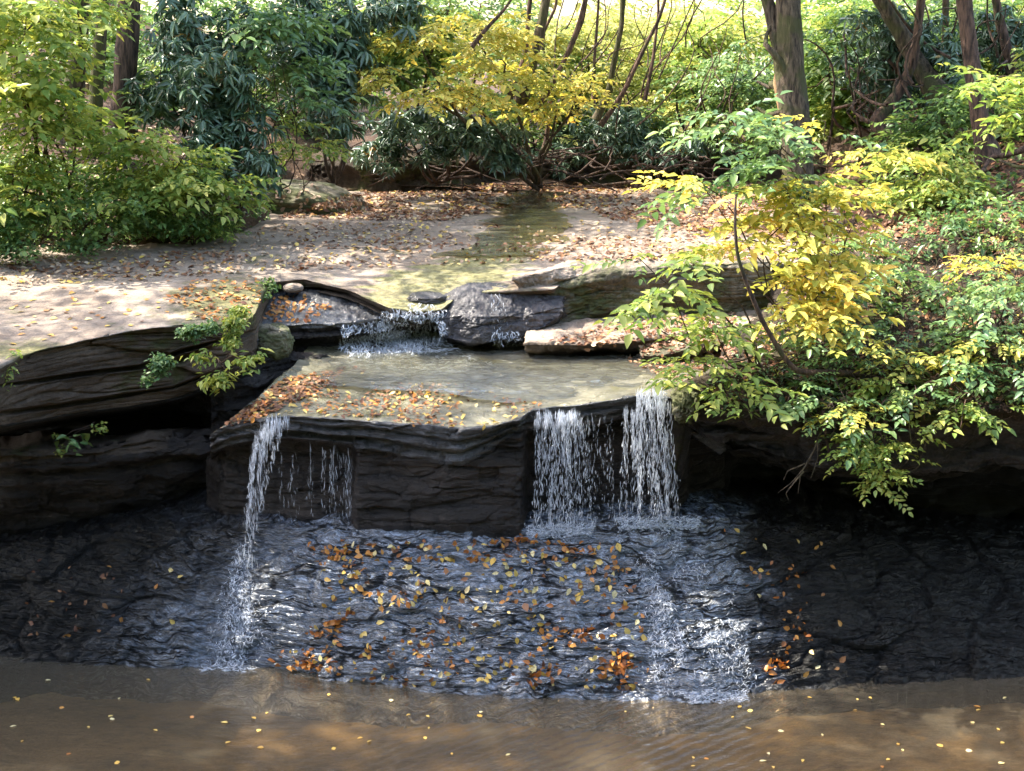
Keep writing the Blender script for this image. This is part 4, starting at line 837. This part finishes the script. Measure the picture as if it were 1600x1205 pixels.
plant('leafy_bush', 'bright green broad-leaved branch at the left end of the right bank, before the mossy slab', 'bush', (1180, 580, 15.2), [(1050, 460, 14.6, 60, 26, .3), (1090, 400, 14.6, 40, 22, .3), (1010, 480, 14.5, 30, 14, .2), (1000, 405, 14.6, 26, 14, .2), (1110, 500, 14.7, 40, 24, .3)], 60, 'flat', .14, .52, YG, 204, -.3, .4, .012, .5, RB)
plant('leafy_bush', 'green leaves drooping over the right lip of the ledge', 'bush', (1200, 600, 15), [(1100, 570, 14.5, 45, 28, .3), (1140, 610, 14.4, 50, 25, .3), (1180, 540, 14.6, 40, 30, .3), (1120, 520, 14.7, 40, 22, .3), (1060, 560, 14.6, 20, 14, .2)], 75, 'flat', .13, .5, YG, 205, -.3, .45, .012, .4, RB)
plant('leafy_bush', 'mixed yellow and green low bush in the middle of the right bank', 'bush', (1330, 600, 15.4), [(1290, 520, 14.9, 60, 26, .3), (1340, 560, 14.7, 70, 20, .3), (1300, 630, 14.35, 70, 26, .3), (1240, 590, 14.5, 40, 30, .3), (1220, 650, 14.3, 30, 14, .15), (1320, 685, 14.3, 40, 18, .15)], 125, 'flat', .10, .5, CG, 206, -.1, .35, .012, .4, RB)
plant('autumn_bush', 'band of small golden leaves across the middle of the right bank', 'bush', (1330, 590, 15.3), [(1290, 500, 14.9, 50, 14, .3), (1350, 530, 14.8, 50, 10, .3), (1330, 640, 14.3, 50, 14, .3)], 50, 'flat', .11, .5, YL, 207, -.2, .3, .01, .3, RB)
plant('leafy_bush', 'dense green bush draped over the right end of the bank', 'bush', (1560, 580, 15.5), [(1540, 520, 14.8, 70, 36, .4), (1580, 450, 15, 60, 40, .4), (1500, 570, 14.6, 60, 30, .3), (1590, 590, 14.4, 50, 35, .3), (1450, 610, 14.5, 50, 26, .3), (1500, 460, 15.3, 60, 30, .4)], 215, 'flat', .095, .55, CG, 208, -.1, .35, .014, .3, RB)
plant('leafy_bush', 'yellow-tinged bush low on the bank above the right cave', 'bush', (1440, 620, 15.2), [(1400, 600, 14.7, 60, 22, .3), (1480, 640, 14.4, 60, 20, .3), (1380, 675, 14.3, 50, 26, .2), (1545, 635, 14.35, 50, 18, .2), (1440, 690, 14.3, 40, 14, .15)], 175, 'flat', .10, .55, YG, 209, -.1, .4, .012, .3, RB)
plant('hanging_vine', 'leafy vine hanging lowest over the dark right cave', 'vine', (1370, 650, 14.5), [(1372, 700, 14.3, 34, 22, .12), (1385, 730, 14.25, 38, 18, .1), (1378, 758, 14.25, 30, 12, .08), (1345, 705, 14.25, 26, 20, .1), (1410, 695, 14.3, 28, 16, .1), (1390, 745, 14.25, 24, 10, .08)], 130, 'flat', .07, .55, YG, 210, -1.2, .5, .01, .5)
plant('hanging_vine', 'short sprig with big pointed leaves hanging below the bank by the right fall', 'vine', (1190, 620, 14.6), [(1165, 652, 14.3, 20, 10, .1), (1215, 640, 14.3, 24, 12, .1)], 9, 'flat', .13, .42, YG, 211, -.5, .6, .008, .6)
plant('beech_branch', 'pale green layered branch entering from the right edge in front of the reddish tree', 'branch', (1680, 190, 17.5), [(1560, 120, 17, 60, 14, .4), (1590, 180, 17, 40, 16, .3), (1500, 140, 17, 40, 8, .2), (1640, 150, 17, 40, 25, .3)], 55, 'flat', .16, .42, YG, 212, -.4, .15, .015, .4)
plant('leafy_bush', 'light green shrub at the foot of the slender reddish tree', 'bush', (1470, 330, 21), [(1440, 250, 20.5, 70, 30, .5), (1480, 290, 20, 60, 25, .5), (1400, 300, 20.5, 50, 20, .5), (1500, 200, 20.6, 50, 20, .4)], 260, 'flat', .13, .5, YG, 213, -.1, .3, .014, .2, RB)
plant('leafy_bush', 'low bluish-green plants below the exposed roots', 'bush', (1520, 400, 18.5), [(1480, 350, 18.3, 80, 18, .5), (1560, 380, 18, 60, 24, .4), (1420, 380, 18, 60, 22, .4), (1380, 430, 17.4, 50, 22, .4)], 240, 'tip', .10, .5, CG, 214, -.1, .3, .01, .2, RB)
plant('leafy_bush', 'thin greenery among brown twigs on the middle of the right bank', 'bush', (1400, 500, 16.6), [(1420, 430, 16.8, 70, 22, .4), (1360, 470, 16.2, 50, 25, .3), (1440, 500, 15.6, 60, 22, .3), (1340, 380, 17.5, 40, 30, .3)], 150, 'flat', .10, .5, MG, 215, -.1, .3, .01, .3, RB)
plant('autumn_bush', 'golden leaves scattered over twigs near the right edge of the bank', 'bush', (1520, 460, 16.), [(1540, 410, 16.2, 60, 16, .3), (1420, 560, 14.9, 60, 14, .3), (1560, 540, 14.7, 50, 20, .3)], 70, 'flat', .10, .5, YL, 216, -.1, .3, .01, .3, RB)
plant('leafy_bush', 'pale whitish-green pointed leaves poking in at the right edge', 'bush', (1720, 520, 10.5), [(1610, 450, 10, 26, 14, .1), (1615, 340, 10, 26, 10, .1), (1620, 530, 10, 20, 14, .1)], 9, 'flat', .085, .35, CG, 217, -.6, .1, .008, .5)
# ground cover, twigs and roots
rngu = np.random.default_rng(81)
for nm, mt, cnt, poly, sz, knd, lab, ht in [
  ('ground_cover', CG, 900, [(1290, 350), (2000, 310), (2000, 600), (1400, 655), (1100, 640), (1090, 600), (1210, 480)], .075, 'tip', 'small green ground plants covering the right bank', .14),
  ('ground_cover', YL, 220, [(1290, 350), (2000, 310), (2000, 600), (1400, 655), (1100, 640), (1090, 600), (1210, 480)], .06, 'tip', 'small yellow ground plants on the right bank', .12),
  ('ground_cover', MG, 330, [(1290, 260), (1500, 230), (1620, 260), (1620, 360), (1290, 380)], .10, 'tip', 'green forest-floor plants behind the right bank', .3)]:
    pu = [h[0]+h[1]*rngu.uniform(.0, ht) for h in scatter_px(poly, cnt, -.3, (.018, .03, -.15))]
    mb = MB(); foliage(mb, np.array(pu), knd, sz, .6, rngu, .3); link(nm, mb.mesh(nm), mt, kind='stuff', label=lab)
tw = MB()
for h in scatter_px([(1290, 360), (1620, 380), (1620, 650), (1400, 670), (1200, 660), (1110, 640), (1220, 480)], 620, -.5):
    a = np.array(h[0]+h[1]*.03); b = a+rngu.normal(0, 1, 3)*np.array([.30, .22, .14])+np.array([0, -.03, .08])
    tw.tube(bend(a, b, 7, rngu, .16, -.1), np.linspace(.007, .003, 7), 4)
link('dry_twigs', tw.mesh('dry_twigs'), BK_BRN, kind='stuff', label='tangled dry brown twigs and vines on the right bank')
def roots(name, label, cat, paths, r, mat, group=None):
    root = None; mb = MB(); rg_ = np.random.default_rng(len(paths))
    for pth in paths:
        q = np.array([P(*p_) for p_ in pth]); tt = np.linspace(0, 1, 30); w_ = np.stack([np.interp(tt, np.linspace(0, 1, len(q)), q[:, k]) for k in range(3)], -1)
        w_ = np.stack([smooth(w_[:, k], 5) for k in range(3)], -1)+.015*np.stack([noise3(w_*6+k) for k in range(3)], -1)
        mb.tube(w_, np.linspace(r, r*.3, 30), 7, .2)
    link(name, mb.mesh(name), mat, label=label, cat=cat, group=group)
roots('tree_root', 'bent bare grey root arching over the worn bank beside the reddish tree', 'root', [[(1620, 225, 20.5), (1580, 240, 20.6), (1548, 245, 20.8), (1530, 275, 20.4), (1515, 300, 20.2)]], .05, BK_BRN)
roots('tree_root', 'grey root running along the worn bank at the right edge', 'root', [[(1630, 262, 19.8), (1590, 262, 19.9), (1560, 250, 20.2)]], .04, BK_GREY)
roots('tree_root', 'low pale root crossing the reddish soil at the right edge', 'root', [[(1620, 318, 19.2), (1570, 322, 19.3), (1540, 330, 19.2), (1490, 345, 19.)]], .035, BK_GREY)
roots('dead_twig', 'forked bare grey twig hanging below the right bank', 'twig', [[(1300, 640, 14.5), (1275, 690, 14.4), (1265, 720, 14.35), (1240, 752, 14.3), (1213, 772, 14.3)], [(1270, 705, 14.37), (1252, 740, 14.3), (1248, 772, 14.3)], [(1262, 722, 14.35), (1232, 735, 14.3), (1225, 750, 14.3)], [(1258, 735, 14.3), (1226, 772, 14.3), (1232, 782, 14.3)], [(1276, 690, 14.4), (1278, 715, 14.35), (1266, 748, 14.3)]], .009, BK_GREY)
roots('dead_twig', 'thin curved twigs trailing under the bank beside the hanging vine', 'twig', [[(1350, 640, 14.4), (1345, 690, 14.35), (1352, 730, 14.3), (1350, 750, 14.3)], [(1446, 690, 14.4), (1436, 730, 14.35), (1410, 745, 14.3)], [(1420, 640, 14.4), (1424, 680, 14.3), (1420, 720, 14.3), (1400, 735, 14.3)]], .007, BK_GREY)
roots('hanging_root', 'thick brown root end hanging under the bank left of the vine', 'root', [[(1285, 640, 14.6), (1290, 690, 14.5), (1298, 712, 14.45)]], .022, BK_BRN)
# left slab plants
LS = 'small plants on the left slab face'
plant('mossy_fern', 'dense dark green moss fern on the upper rim of the left slab corner', 'fern', (420, 448, 18.0), [(420, 445, 17.9, 14, 12, .2), (413, 462, 17.6, 10, 10, .15)], 60, 'tip', .05, .6, MG, 220, -.5, .3, .006, .1, LS)
plant('mossy_fern', 'round clump of curly green fern on the left slab edge', 'fern', (310, 520, 15.6), [(305, 520, 15.35, 24, 14, .1), (330, 512, 15.4, 10, 12, .1)], 170, 'tip', .05, .7, CG, 221, -.6, .3, .006, .1, LS)
plant('mossy_fern', 'long clump of fern trailing down the slab corner', 'fern', (370, 500, 15.9), [(365, 510, 15.5, 16, 22, .12), (375, 490, 15.7, 14, 14, .1), (360, 535, 15.45, 12, 12, .1)], 210, 'tip', .055, .6, YG, 222, -.6, .3, .006, .1, LS)
plant('mossy_fern', 'bright green fern clump left of the leafy sprig', 'fern', (250, 575, 15.6), [(250, 570, 15.4, 20, 18, .1), (232, 595, 15.4, 10, 8, .1)], 150, 'tip', .055, .65, CG, 223, -.6, .3, .006, .1, LS)
plant('leafy_sprig', 'broad-leaved green sprig drooping from the slab face by the small mossy boulder', 'plant', (340, 560, 15.7), [(345, 590, 15.3, 24, 14, .12), (385, 568, 15.3, 22, 12, .1), (315, 560, 15.4, 20, 12, .1), (400, 555, 15.3, 12, 10, .1), (330, 600, 15.3, 20, 10, .1)], 64, 'tip', .10, .45, YG, 224, -.6, .5, .007, .4, LS)
plant('leafy_sprig', 'small leafy plant growing alone low on the left rock layers', 'plant', (120, 672, 15.7), [(122, 690, 15.35, 14, 10, .08)], 4, 'tip', .14, .45, CG, 225, -.9, .6, .007, .4, LS)
plant('leafy_sprig', 'tiny round yellow-green leaves around the lowest left plant', 'plant', (150, 665, 15.7), [(152, 670, 15.4, 16, 8, .08), (95, 705, 15.4, 12, 8, .08), (92, 680, 15.4, 8, 5, .05)], 24, 'tip', .04, .8, YG, 226, -.9, .3, .005, .3, LS)
plant('leafy_sprig', 'brownish ferny sprig hanging over the slab at the left edge', 'plant', (-20, 560, 15.0), [(5, 580, 14.7, 12, 26, .1), (20, 555, 14.8, 10, 6, .1)], 26, 'tip', .06, .5, YG, 227, -.9, .5, .006, .3, LS)

# ------------------------------------------------------------------ fallen leaves
def objleaf(name, stops):
    m, t = nt(name); n = N(t); r = n('ObjectInfo').outputs['Random']; v = n.noise(n('NewGeometry').outputs['Position'], 30, 3)
    c = n.mixc(n.math('MULTIPLY', n.ramp(v, [(.5, 0.), (.62, 1.)]), .5), n.ramp(r, stops), (.25, .11, .03))
    n.out(n('BsdfPrincipled', {'Base Color': c, 'Roughness': .45}).outputs[0]); return m
OL = {'yellow': objleaf('loose_yellow_leaf', [(0., (.70, .42, .08)), (.5, (.80, .58, .16)), (1., (.86, .76, .42))]), 'orange': objleaf('loose_orange_leaf', [(0., (.36, .13, .03)), (1., (.72, .36, .08))]), 'brown': objleaf('loose_brown_leaf', [(0., (.12, .045, .02)), (1., (.38, .18, .08))])}
LM = {}
for cn in OL:
    for i in range(5):
        r_ = np.random.default_rng(400+i); lv, lq, lt = leaf_geo(1, [.5, .62, .7, .55, .8][i], r_.uniform(-.1, .2), r_.uniform(.02, .12)); lv = lv-[.5, 0, 0]
        LM[(cn, i)] = mesh_np('fallen_leaf', lv, lq, lt); LM[(cn, i)].materials.append(OL[cn])
used_leaf = 0
def leaf_objs(poly, cnt, size, colours, label, group, seed, minup=.05, lift=.006, clump=None):
    global used_leaf
    rg = random.Random(seed)
    for h, nn_, x, y in scatter_px(poly, cnt, minup, clump, rg):
        cn = rg.choices(list(colours), list(colours.values()))[0]
        o = bpy.data.objects.new('fallen_leaf', LM[(cn, rg.randrange(5))]); COL.objects.link(o)
        q = nn_.to_track_quat('Z', 'Y'); o.rotation_mode = 'QUATERNION'
        from mathutils import Quaternion
        o.rotation_quaternion = q @ Quaternion((0, 0, 1), rg.uniform(0, 6.28)) @ Quaternion((1, 0, 0), rg.gauss(0, .12))
        s_ = size*rg.uniform(.7, 1.25); o.scale = (s_, s_, s_); o.location = h+nn_*(lift+rg.random()*.004)
        o['label'] = f'{cn} leaf {label}'; o['category'] = 'leaf'; o['group'] = group; used_leaf += 1
YB = {'yellow': 5, 'orange': 2, 'brown': 1}
leaf_objs([(0, 1060), (400, 1065), (800, 1110), (800, 1200), (0, 1200)], 34, .062, {'yellow': 6, 'orange': 1}, 'floating on the sandy left half of the pool', 'leaves floating on the pool', 1, lift=.004)
leaf_objs([(800, 1112), (1200, 1090), (1600, 1070), (1600, 1200), (800, 1200)], 32, .062, {'yellow': 6, 'orange': 1}, 'floating on the darker right half of the pool', 'leaves floating on the pool', 2, lift=.004)
leaf_objs([(520, 850), (780, 845), (800, 1070), (560, 1060), (450, 1040)], 66, .085, YB, 'stuck on the wet slope below the square brown rock front', 'leaves on the wet slope', 3, lift=.03)
leaf_objs([(780, 845), (970, 850), (1010, 960), (990, 1075), (800, 1070)], 50, .085, YB, 'stuck on the wet slope below the broad right fall', 'leaves on the wet slope', 4, lift=.03)
leaf_objs([(1120, 815), (1320, 850), (1320, 1050), (1190, 1060)], 20, .08, {'orange': 3, 'yellow': 2, 'brown': 1}, 'on the dark right side of the slope', 'leaves on the wet slope', 5, lift=.03)
leaf_objs([(100, 840), (330, 840), (330, 1030), (20, 1030)], 9, .08, {'orange': 2, 'yellow': 2}, 'on the dark left side of the slope', 'leaves on the wet slope', 6, lift=.03)
leaf_objs([(10, 480), (130, 420), (420, 430), (395, 495), (140, 520), (20, 555)], 85, .085, {'yellow': 6, 'orange': 2, 'brown': 1}, 'lying on the pale top of the big left slab', 'leaves on the left slab', 7, lift=.006)
print('leaf objects', used_leaf)
def litter(name, label, poly, cnt, size, mat, seed, minup=.1, lift=.012, clump=None, tilt=.25):
    rg = np.random.default_rng(seed); rr2 = random.Random(seed); hs = scatter_px(poly, cnt, minup, clump, rr2)
    if not hs: return
    lv, lq, lt = leaf_geo(1, .6, .15, .1); lv = lv-[.5, 0, 0]; pos = np.array([h[0]+h[1]*(lift+rr2.random()*.01) for h in hs]); nn_ = np.array([h[1] for h in hs])
    m = len(pos); a = rg.normal(size=(m, 3)); zz = nn_+rg.normal(0, tilt, (m, 3)); zz /= np.linalg.norm(zz, axis=1, keepdims=True)
    xx = np.cross(a, zz); xx /= np.linalg.norm(xx, axis=1, keepdims=True); yy = np.cross(zz, xx); R = np.stack([xx, yy, zz], -1)
    mb = MB(); mb.add(*place(lv, lq, lt, pos, R, size*rg.uniform(.6, 1.3, m))); link(name, mb.mesh(name), mat, kind='stuff', label=label)
far = [(430, 340), (560, 300), (760, 288), (1000, 285), (1300, 300), (1290, 380), (1100, 365), (960, 345), (900, 325), (780, 330), (700, 345), (560, 345)]
litter('leaf_litter', 'brown leaf litter at the foot of the woods', far, 3600, .11, LB, 1, clump=(.012, .05, -.5))
litter('leaf_litter', 'pale tan leaf litter at the foot of the woods', far, 1500, .10, GC, 2, clump=(.012, .05, -.5))
litter('leaf_litter', 'yellow leaves at the foot of the woods', far, 500, .10, LY, 3)
midp = [(0, 405), (300, 392), (430, 350), (700, 345), (900, 345), (1300, 360), (1250, 405), (850, 410), (430, 425), (200, 440), (0, 450)]
litter('leaf_litter', 'thin brown litter over the pale bedrock', midp, 1100, .085, LB, 4, clump=(.01, .05, .0))
litter('leaf_litter', 'light leaves over the pale bedrock', midp, 1200, .085, GC, 5)
litter('leaf_litter', 'yellow leaves over the pale bedrock', midp, 420, .085, LY, 6)
corner = [(250, 470), (300, 440), (400, 430), (410, 470), (380, 500), (330, 505)]
litter('leaf_litter', 'leaves gathered on the mossy corner of the left slab', corner, 130, .08, LO, 7); litter('leaf_litter', 'brown leaves on the mossy corner of the left slab', corner, 60, .08, LB, 8)
topl = [(360, 660), (450, 590), (560, 575), (600, 600), (700, 600), (850, 632), (800, 665), (700, 672), (560, 655), (450, 648)]
litter('leaf_litter', 'orange leaves on the wet ledge top', topl, 210, .065, LO, 9, clump=(.02, .05, .05)); litter('leaf_litter', 'brown leaves on the wet ledge top', topl, 330, .06, LB, 10, clump=(.02, .05, .0)); litter('leaf_litter', 'yellow leaves on the wet ledge top', topl, 170, .07, LY, 11)
litter('leaf_litter', 'leaf drift at the left tip of the ledge', [(345, 672), (440, 595), (540, 575), (520, 600), (430, 645), (390, 660)], 330, .075, LB, 12); litter('leaf_litter', 'bright leaf drift at the left tip of the ledge', [(345, 672), (440, 595), (540, 575), (520, 600), (430, 645), (390, 660)], 130, .075, LO, 13)
gap = [(860, 530), (960, 505), (1150, 488), (1150, 560), (1060, 600), (960, 560), (860, 545)]
litter('leaf_litter', 'pinkish leaf litter between the thin right slabs', gap, 650, .075, LB, 14); litter('leaf_litter', 'tan leaf litter between the thin right slabs', gap, 260, .075, GC, 15)
litter('leaf_litter', 'leaves on the wet shelf beside the left slab', [(400, 470), (470, 460), (520, 480), (480, 505), (410, 505)], 110, .07, LO, 16)
bk_ = [(1290, 350), (2000, 310), (2000, 590), (1400, 640), (1100, 630), (1210, 480)]
litter('leaf_litter', 'brown litter on the right bank', bk_, 2600, .08, LB, 17, -.2); litter('leaf_litter', 'tan litter on the right bank', bk_, 900, .08, GC, 18, -.2)
litter('leaf_litter', 'brown litter behind the right bank', [(1290, 380), (1290, 250), (1620, 220), (1620, 350)], 1500, .11, LB, 19, -.2)
litter('leaf_litter', 'tan litter on the left bank', [(0, 60), (150, 90), (450, 250), (520, 310), (420, 340), (0, 400)], 900, .10, GC, 20, -.3)
litter('leaf_litter', 'sparse brown leaves on the dark left bank face', [(60, 870), (200, 900), (160, 1020), (20, 1000)], 26, .07, LB, 21, -.5)
sl_ = [(500, 846), (960, 848), (1010, 960), (1000, 1078), (560, 1068), (440, 1040), (500, 950)]
litter('leaf_litter', 'small yellow leaves stuck all over the wet slope', sl_, 170, .07, LY, 31, -.5, .03); litter('leaf_litter', 'small orange leaves stuck all over the wet slope', sl_, 200, .072, LO, 32, -.5, .03, (.02, .03, .0)); litter('leaf_litter', 'small brown leaves stuck all over the wet slope', sl_, 140, .065, LB, 33, -.5, .03, (.02, .03, .0))
litter('leaf_litter', 'orange leaves on the dark right slope', [(1130, 815), (1250, 850), (1300, 1050), (1190, 1060), (1160, 900)], 40, .06, LO, 34, -.5, .03, (.02, .03, .05))
for k, (lb, x, y, rx, ry, cnt) in enumerate([('clump of wet reddish leaves high on the slope left of centre', 545, 866, 36, 18, 46), ('clump of leaves under the square rock front near the broad fall', 800, 850, 55, 10, 34), ('row of orange leaves below the splash of the broad fall', 895, 860, 45, 9, 26),
     ('pile of orange leaves low on the slope before the pool', 972, 1040, 26, 18, 46), ('pile of dark wet leaves at the lower left corner of the bright slope', 478, 1035, 38, 16, 44), ('dark leaf clump below the green leaf', 520, 985, 20, 18, 22), ('leaf pile at the foot of the dark right slope', 1212, 1040, 18, 16, 26), ('scattered clump above the low orange pile', 900, 990, 40, 14, 24)]):
    rg = np.random.default_rng(500+k); hs = [hit(x+rg.normal()*rx*.6, y+rg.normal()*ry*.6) for _ in range(cnt)]; hs = [h for h in hs if h]
    lv, lq, lt = leaf_geo(1, .6, .2, .12); pos = np.array([h[0]+h[1]*(.025+.03*rg.random()) for h in hs]); m = len(pos)
    R = rotm(rg.uniform(0, 6.28, m), rg.normal(.2, .4, m), rg.normal(.5, .4, m)); mb = MB(); mb.add(*place(lv-[.5, 0, 0], lq, lt, pos, R, .085*rg.uniform(.6, 1.3, m)))
    link('leaf_clump', mb.mesh('leaf_clump'), LO, label=lb, kind='stuff')

# ------------------------------------------------------------------ falling water
def streaks(mb, pos, dirs, L, r, rng, wig=.35, rings=5, sides=4):
    m = len(pos); t = np.linspace(-.5, .5, rings); prof = np.array([.25, .9, 1., .8, .15])[:rings] if rings == 5 else np.sin(np.linspace(.2, 2.9, rings))
    dirs = dirs/np.linalg.norm(dirs, axis=1, keepdims=True); a = np.cross(dirs, rng.normal(size=(m, 3))); a /= np.linalg.norm(a, axis=1, keepdims=True); b = np.cross(dirs, a)
    off_ = np.cumsum(rng.normal(0, 1, (m, rings, 2)), 1)*wig*r[:, None, None]
    c = pos[:, None]+dirs[:, None]*t[None, :, None]*L[:, None, None]+a[:, None]*off_[..., :1]+b[:, None]*off_[..., 1:]
    th = np.linspace(0, 2*math.pi, sides, endpoint=False); rad = (prof[None]*r[:, None]*rng.uniform(.6, 1.4, (m, rings)))[..., None, None]
    V = c[:, :, None]+rad*(a[:, None, None]*np.cos(th)[None, None, :, None]+b[:, None, None]*np.sin(th)[None, None, :, None])
    i = np.arange(rings-1)[:, None]*sides; j = np.arange(sides)[None]; k = (j+1) % sides
    Q = np.stack([i+j, i+k, i+sides+k, i+sides+j], -1).reshape(-1, 4); Q = (Q[None]+(np.arange(m)*rings*sides)[:, None, None]).reshape(-1, 4)
    mb.add(V, Q)
def fall(mb, cl, n, seed, wid=1., r0=.006, L0=.07, jy=.06):
    n = int(n*1.25)
    """cl: centre line [(px,row,Y,half width px)]"""
    rng = np.random.default_rng(seed); cl = np.array(cl, float); t = rng.random(n)*(len(cl)-1); ti = np.arange(len(cl))
    px, row, Y, hw = [np.interp(t, ti, cl[:, k]) for k in range(4)]
    strand = (rng.random(n)**1.3*13).astype(int); so = rng.permutation(np.linspace(-1, 1, 13))+rng.normal(0, .12, 13); drift = rng.normal(0, .14, 13); x = px+hw*wid*(so[strand]*.85+drift[strand]*t/(len(cl)-1)*2+rng.normal(0, .08, n))
    pos = P(x, row, Y+rng.normal(0, jy, n)); d = np.zeros((n, 3)); d[:, 2] = -1; d[:, :2] = rng.normal(0, .10, (n, 2))
    k = np.clip(t/(len(cl)-1), 0, 1); streaks(mb, pos, d, L0*1.15*rng.uniform(.3, 1.9, n)*(1.2-.5*k), r0*.66*rng.uniform(.35, 1.6, n), rng, .8)
def surf_streaks(mb, poly, n, seed, L=.07, r=.006, lift=.015, down=(0, -.75, -.6), jit=.5, clump=None):
    n = int(n*1.3); r = r*.75
    rr3 = random.Random(seed); rng = np.random.default_rng(seed); hs = scatter_px(poly, n, -1, clump, rr3)
    pos = np.array([h[0]+h[1]*(lift*rr3.uniform(.3, 1.6)) for h in hs]); m = len(pos); d = np.array(down)+rng.normal(0, jit, (m, 3))*np.array([1, .4, .4])
    streaks(mb, pos, d, L*rng.uniform(.4, 1.6, m), r*rng.uniform(.4, 1.5, m), rng, 1.)
mb = MB()
fall(mb, [(440, 656, 14.78, 18), (424, 668, 14.7, 13), (410, 690, 14.64, 12), (402, 730, 14.62, 11), (397, 780, 14.6, 10), (392, 830, 14.6, 10), (386, 885, 14.6, 12)], 420, 1, 1., .0042, .09, .04)
fall(mb, [(400, 690, 14.66, 4), (392, 760, 14.62, 4), (388, 830, 14.6, 4)], 90, 2); fall(mb, [(440, 665, 14.75, 4), (424, 720, 14.7, 4), (412, 760, 14.7, 4), (408, 800, 14.7, 4)], 70, 3)
surf_streaks(mb, [(370, 850), (392, 850), (425, 950), (430, 1048), (315, 1048), (335, 950)], 520, 4, .04, .0035, .02, jit=.9, clump=(.06, .02, .0))
surf_streaks(mb, [(368, 850), (390, 850), (396, 960), (380, 1048), (335, 1048), (355, 950)], 800, 5, .05, .0055, .03, jit=.7)
surf_streaks(mb, [(310, 1042), (400, 1046), (400, 1052), (315, 1050)], 60, 6, .06, .006, .01, (1, 0, 0), .4)
for x0, ra_, cn_, rd in ((441, 702, 16, .003), (456, 712, 30, .003), (463, 706, 10, .0025), (484, 698, 18, .003), (489, 720, 12, .0025), (507, 705, 30, .003), (519, 696, 46, .0035), (524, 700, 34, .003), (534, 704, 20, .003), (544, 700, 60, .004), (548, 720, 26, .003)): fall(mb, [(x0, ra_, 15.0, 3), (x0-2, 760, 15.0, 4), (x0, 812, 15.0, 6)], cn_, x0, 1, rd, .06, .02)
link('waterfall', mb.mesh('waterfall'), M['white'], label='narrow curving fall at the left with thin drips beside it', cat='waterfall')
mb = MB()
fall(mb, [(868, 646, 14.84, 34), (868, 665, 14.76, 38), (870, 730, 14.72, 40), (868, 830, 14.7, 46)], 1150, 11, 1, .0048, .06, .06)
fall(mb, [(878, 648, 14.8, 20), (880, 730, 14.72, 20), (878, 828, 14.7, 26)], 520, 12, 1, .005, .06, .05)
fall(mb, [(930, 650, 14.9, 30), (930, 740, 14.75, 32), (932, 825, 14.72, 46)], 300, 13, 1, .0034, .045, .06)
surf_streaks(mb, [(820, 826), (930, 822), (925, 838), (830, 840)], 1500, 14, .03, .006, .03, (1, 0, 0), .6)
link('waterfall', mb.mesh('waterfall'), M['white'], label='broad sparkling fall just right of the square brown rock front', cat='waterfall')
mb = MB()
fall(mb, [(1015, 612, 14.95, 24), (1022, 640, 14.8, 28), (1030, 720, 14.7, 28), (1036, 810, 14.68, 32)], 1150, 21, 1, .0048, .065, .05)
fall(mb, [(990, 640, 14.85, 16), (996, 720, 14.75, 24), (1000, 812, 14.72, 30)], 560, 22, 1, .005, .06, .05)
surf_streaks(mb, [(960, 812), (1095, 812), (1090, 828), (970, 828)], 1500, 23, .03, .006, .03, (1, 0, 0), .6)
surf_streaks(mb, [(965, 830), (1060, 825), (1170, 950), (1190, 1088), (990, 1088), (975, 950)], 1500, 24, .04, .0034, .02, jit=1.0, clump=(.05, .018, .05))
surf_streaks(mb, [(985, 870), (1025, 870), (1060, 960), (1090, 1080), (1030, 1080), (990, 960)], 520, 26, .05, .005, .025, jit=.9, clump=(.05, .02, .0))
surf_streaks(mb, [(1060, 1080), (1165, 1080), (1170, 1098), (1080, 1100)], 420, 25, .04, .006, .012, (1, 0, 0), .4)
link('waterfall', mb.mesh('waterfall'), M['white'], label='slanting fall at the right end of the ledge spreading down the slope', cat='waterfall')
mb = MB()
surf_streaks(mb, [(600, 484), (692, 484), (698, 540), (640, 556), (585, 530)], 2000, 31, .05, .007, .05, (0, -.5, -.8), .6)
surf_streaks(mb, [(535, 508), (600, 500), (680, 556), (560, 566), (530, 548)], 900, 32, .06, .008, .03, (0, -.5, -.8), .7)
surf_streaks(mb, [(560, 548), (700, 540), (790, 578), (650, 586), (530, 572)], 1100, 33, .07, .005, .015, (1, -.3, 0), .6)
surf_streaks(mb, [(765, 520), (812, 520), (815, 540), (770, 545)], 120, 34, .06, .008, .02, (0, -.5, -.8), .6)
surf_streaks(mb, [(760, 460), (785, 460), (800, 530), (775, 530)], 60, 35, .05, .0028, .02, (0, -.5, -.8), .3)
link('waterfall', mb.mesh('waterfall'), M['white'], label='small foaming cascade beside the dark rock wedge', cat='waterfall')
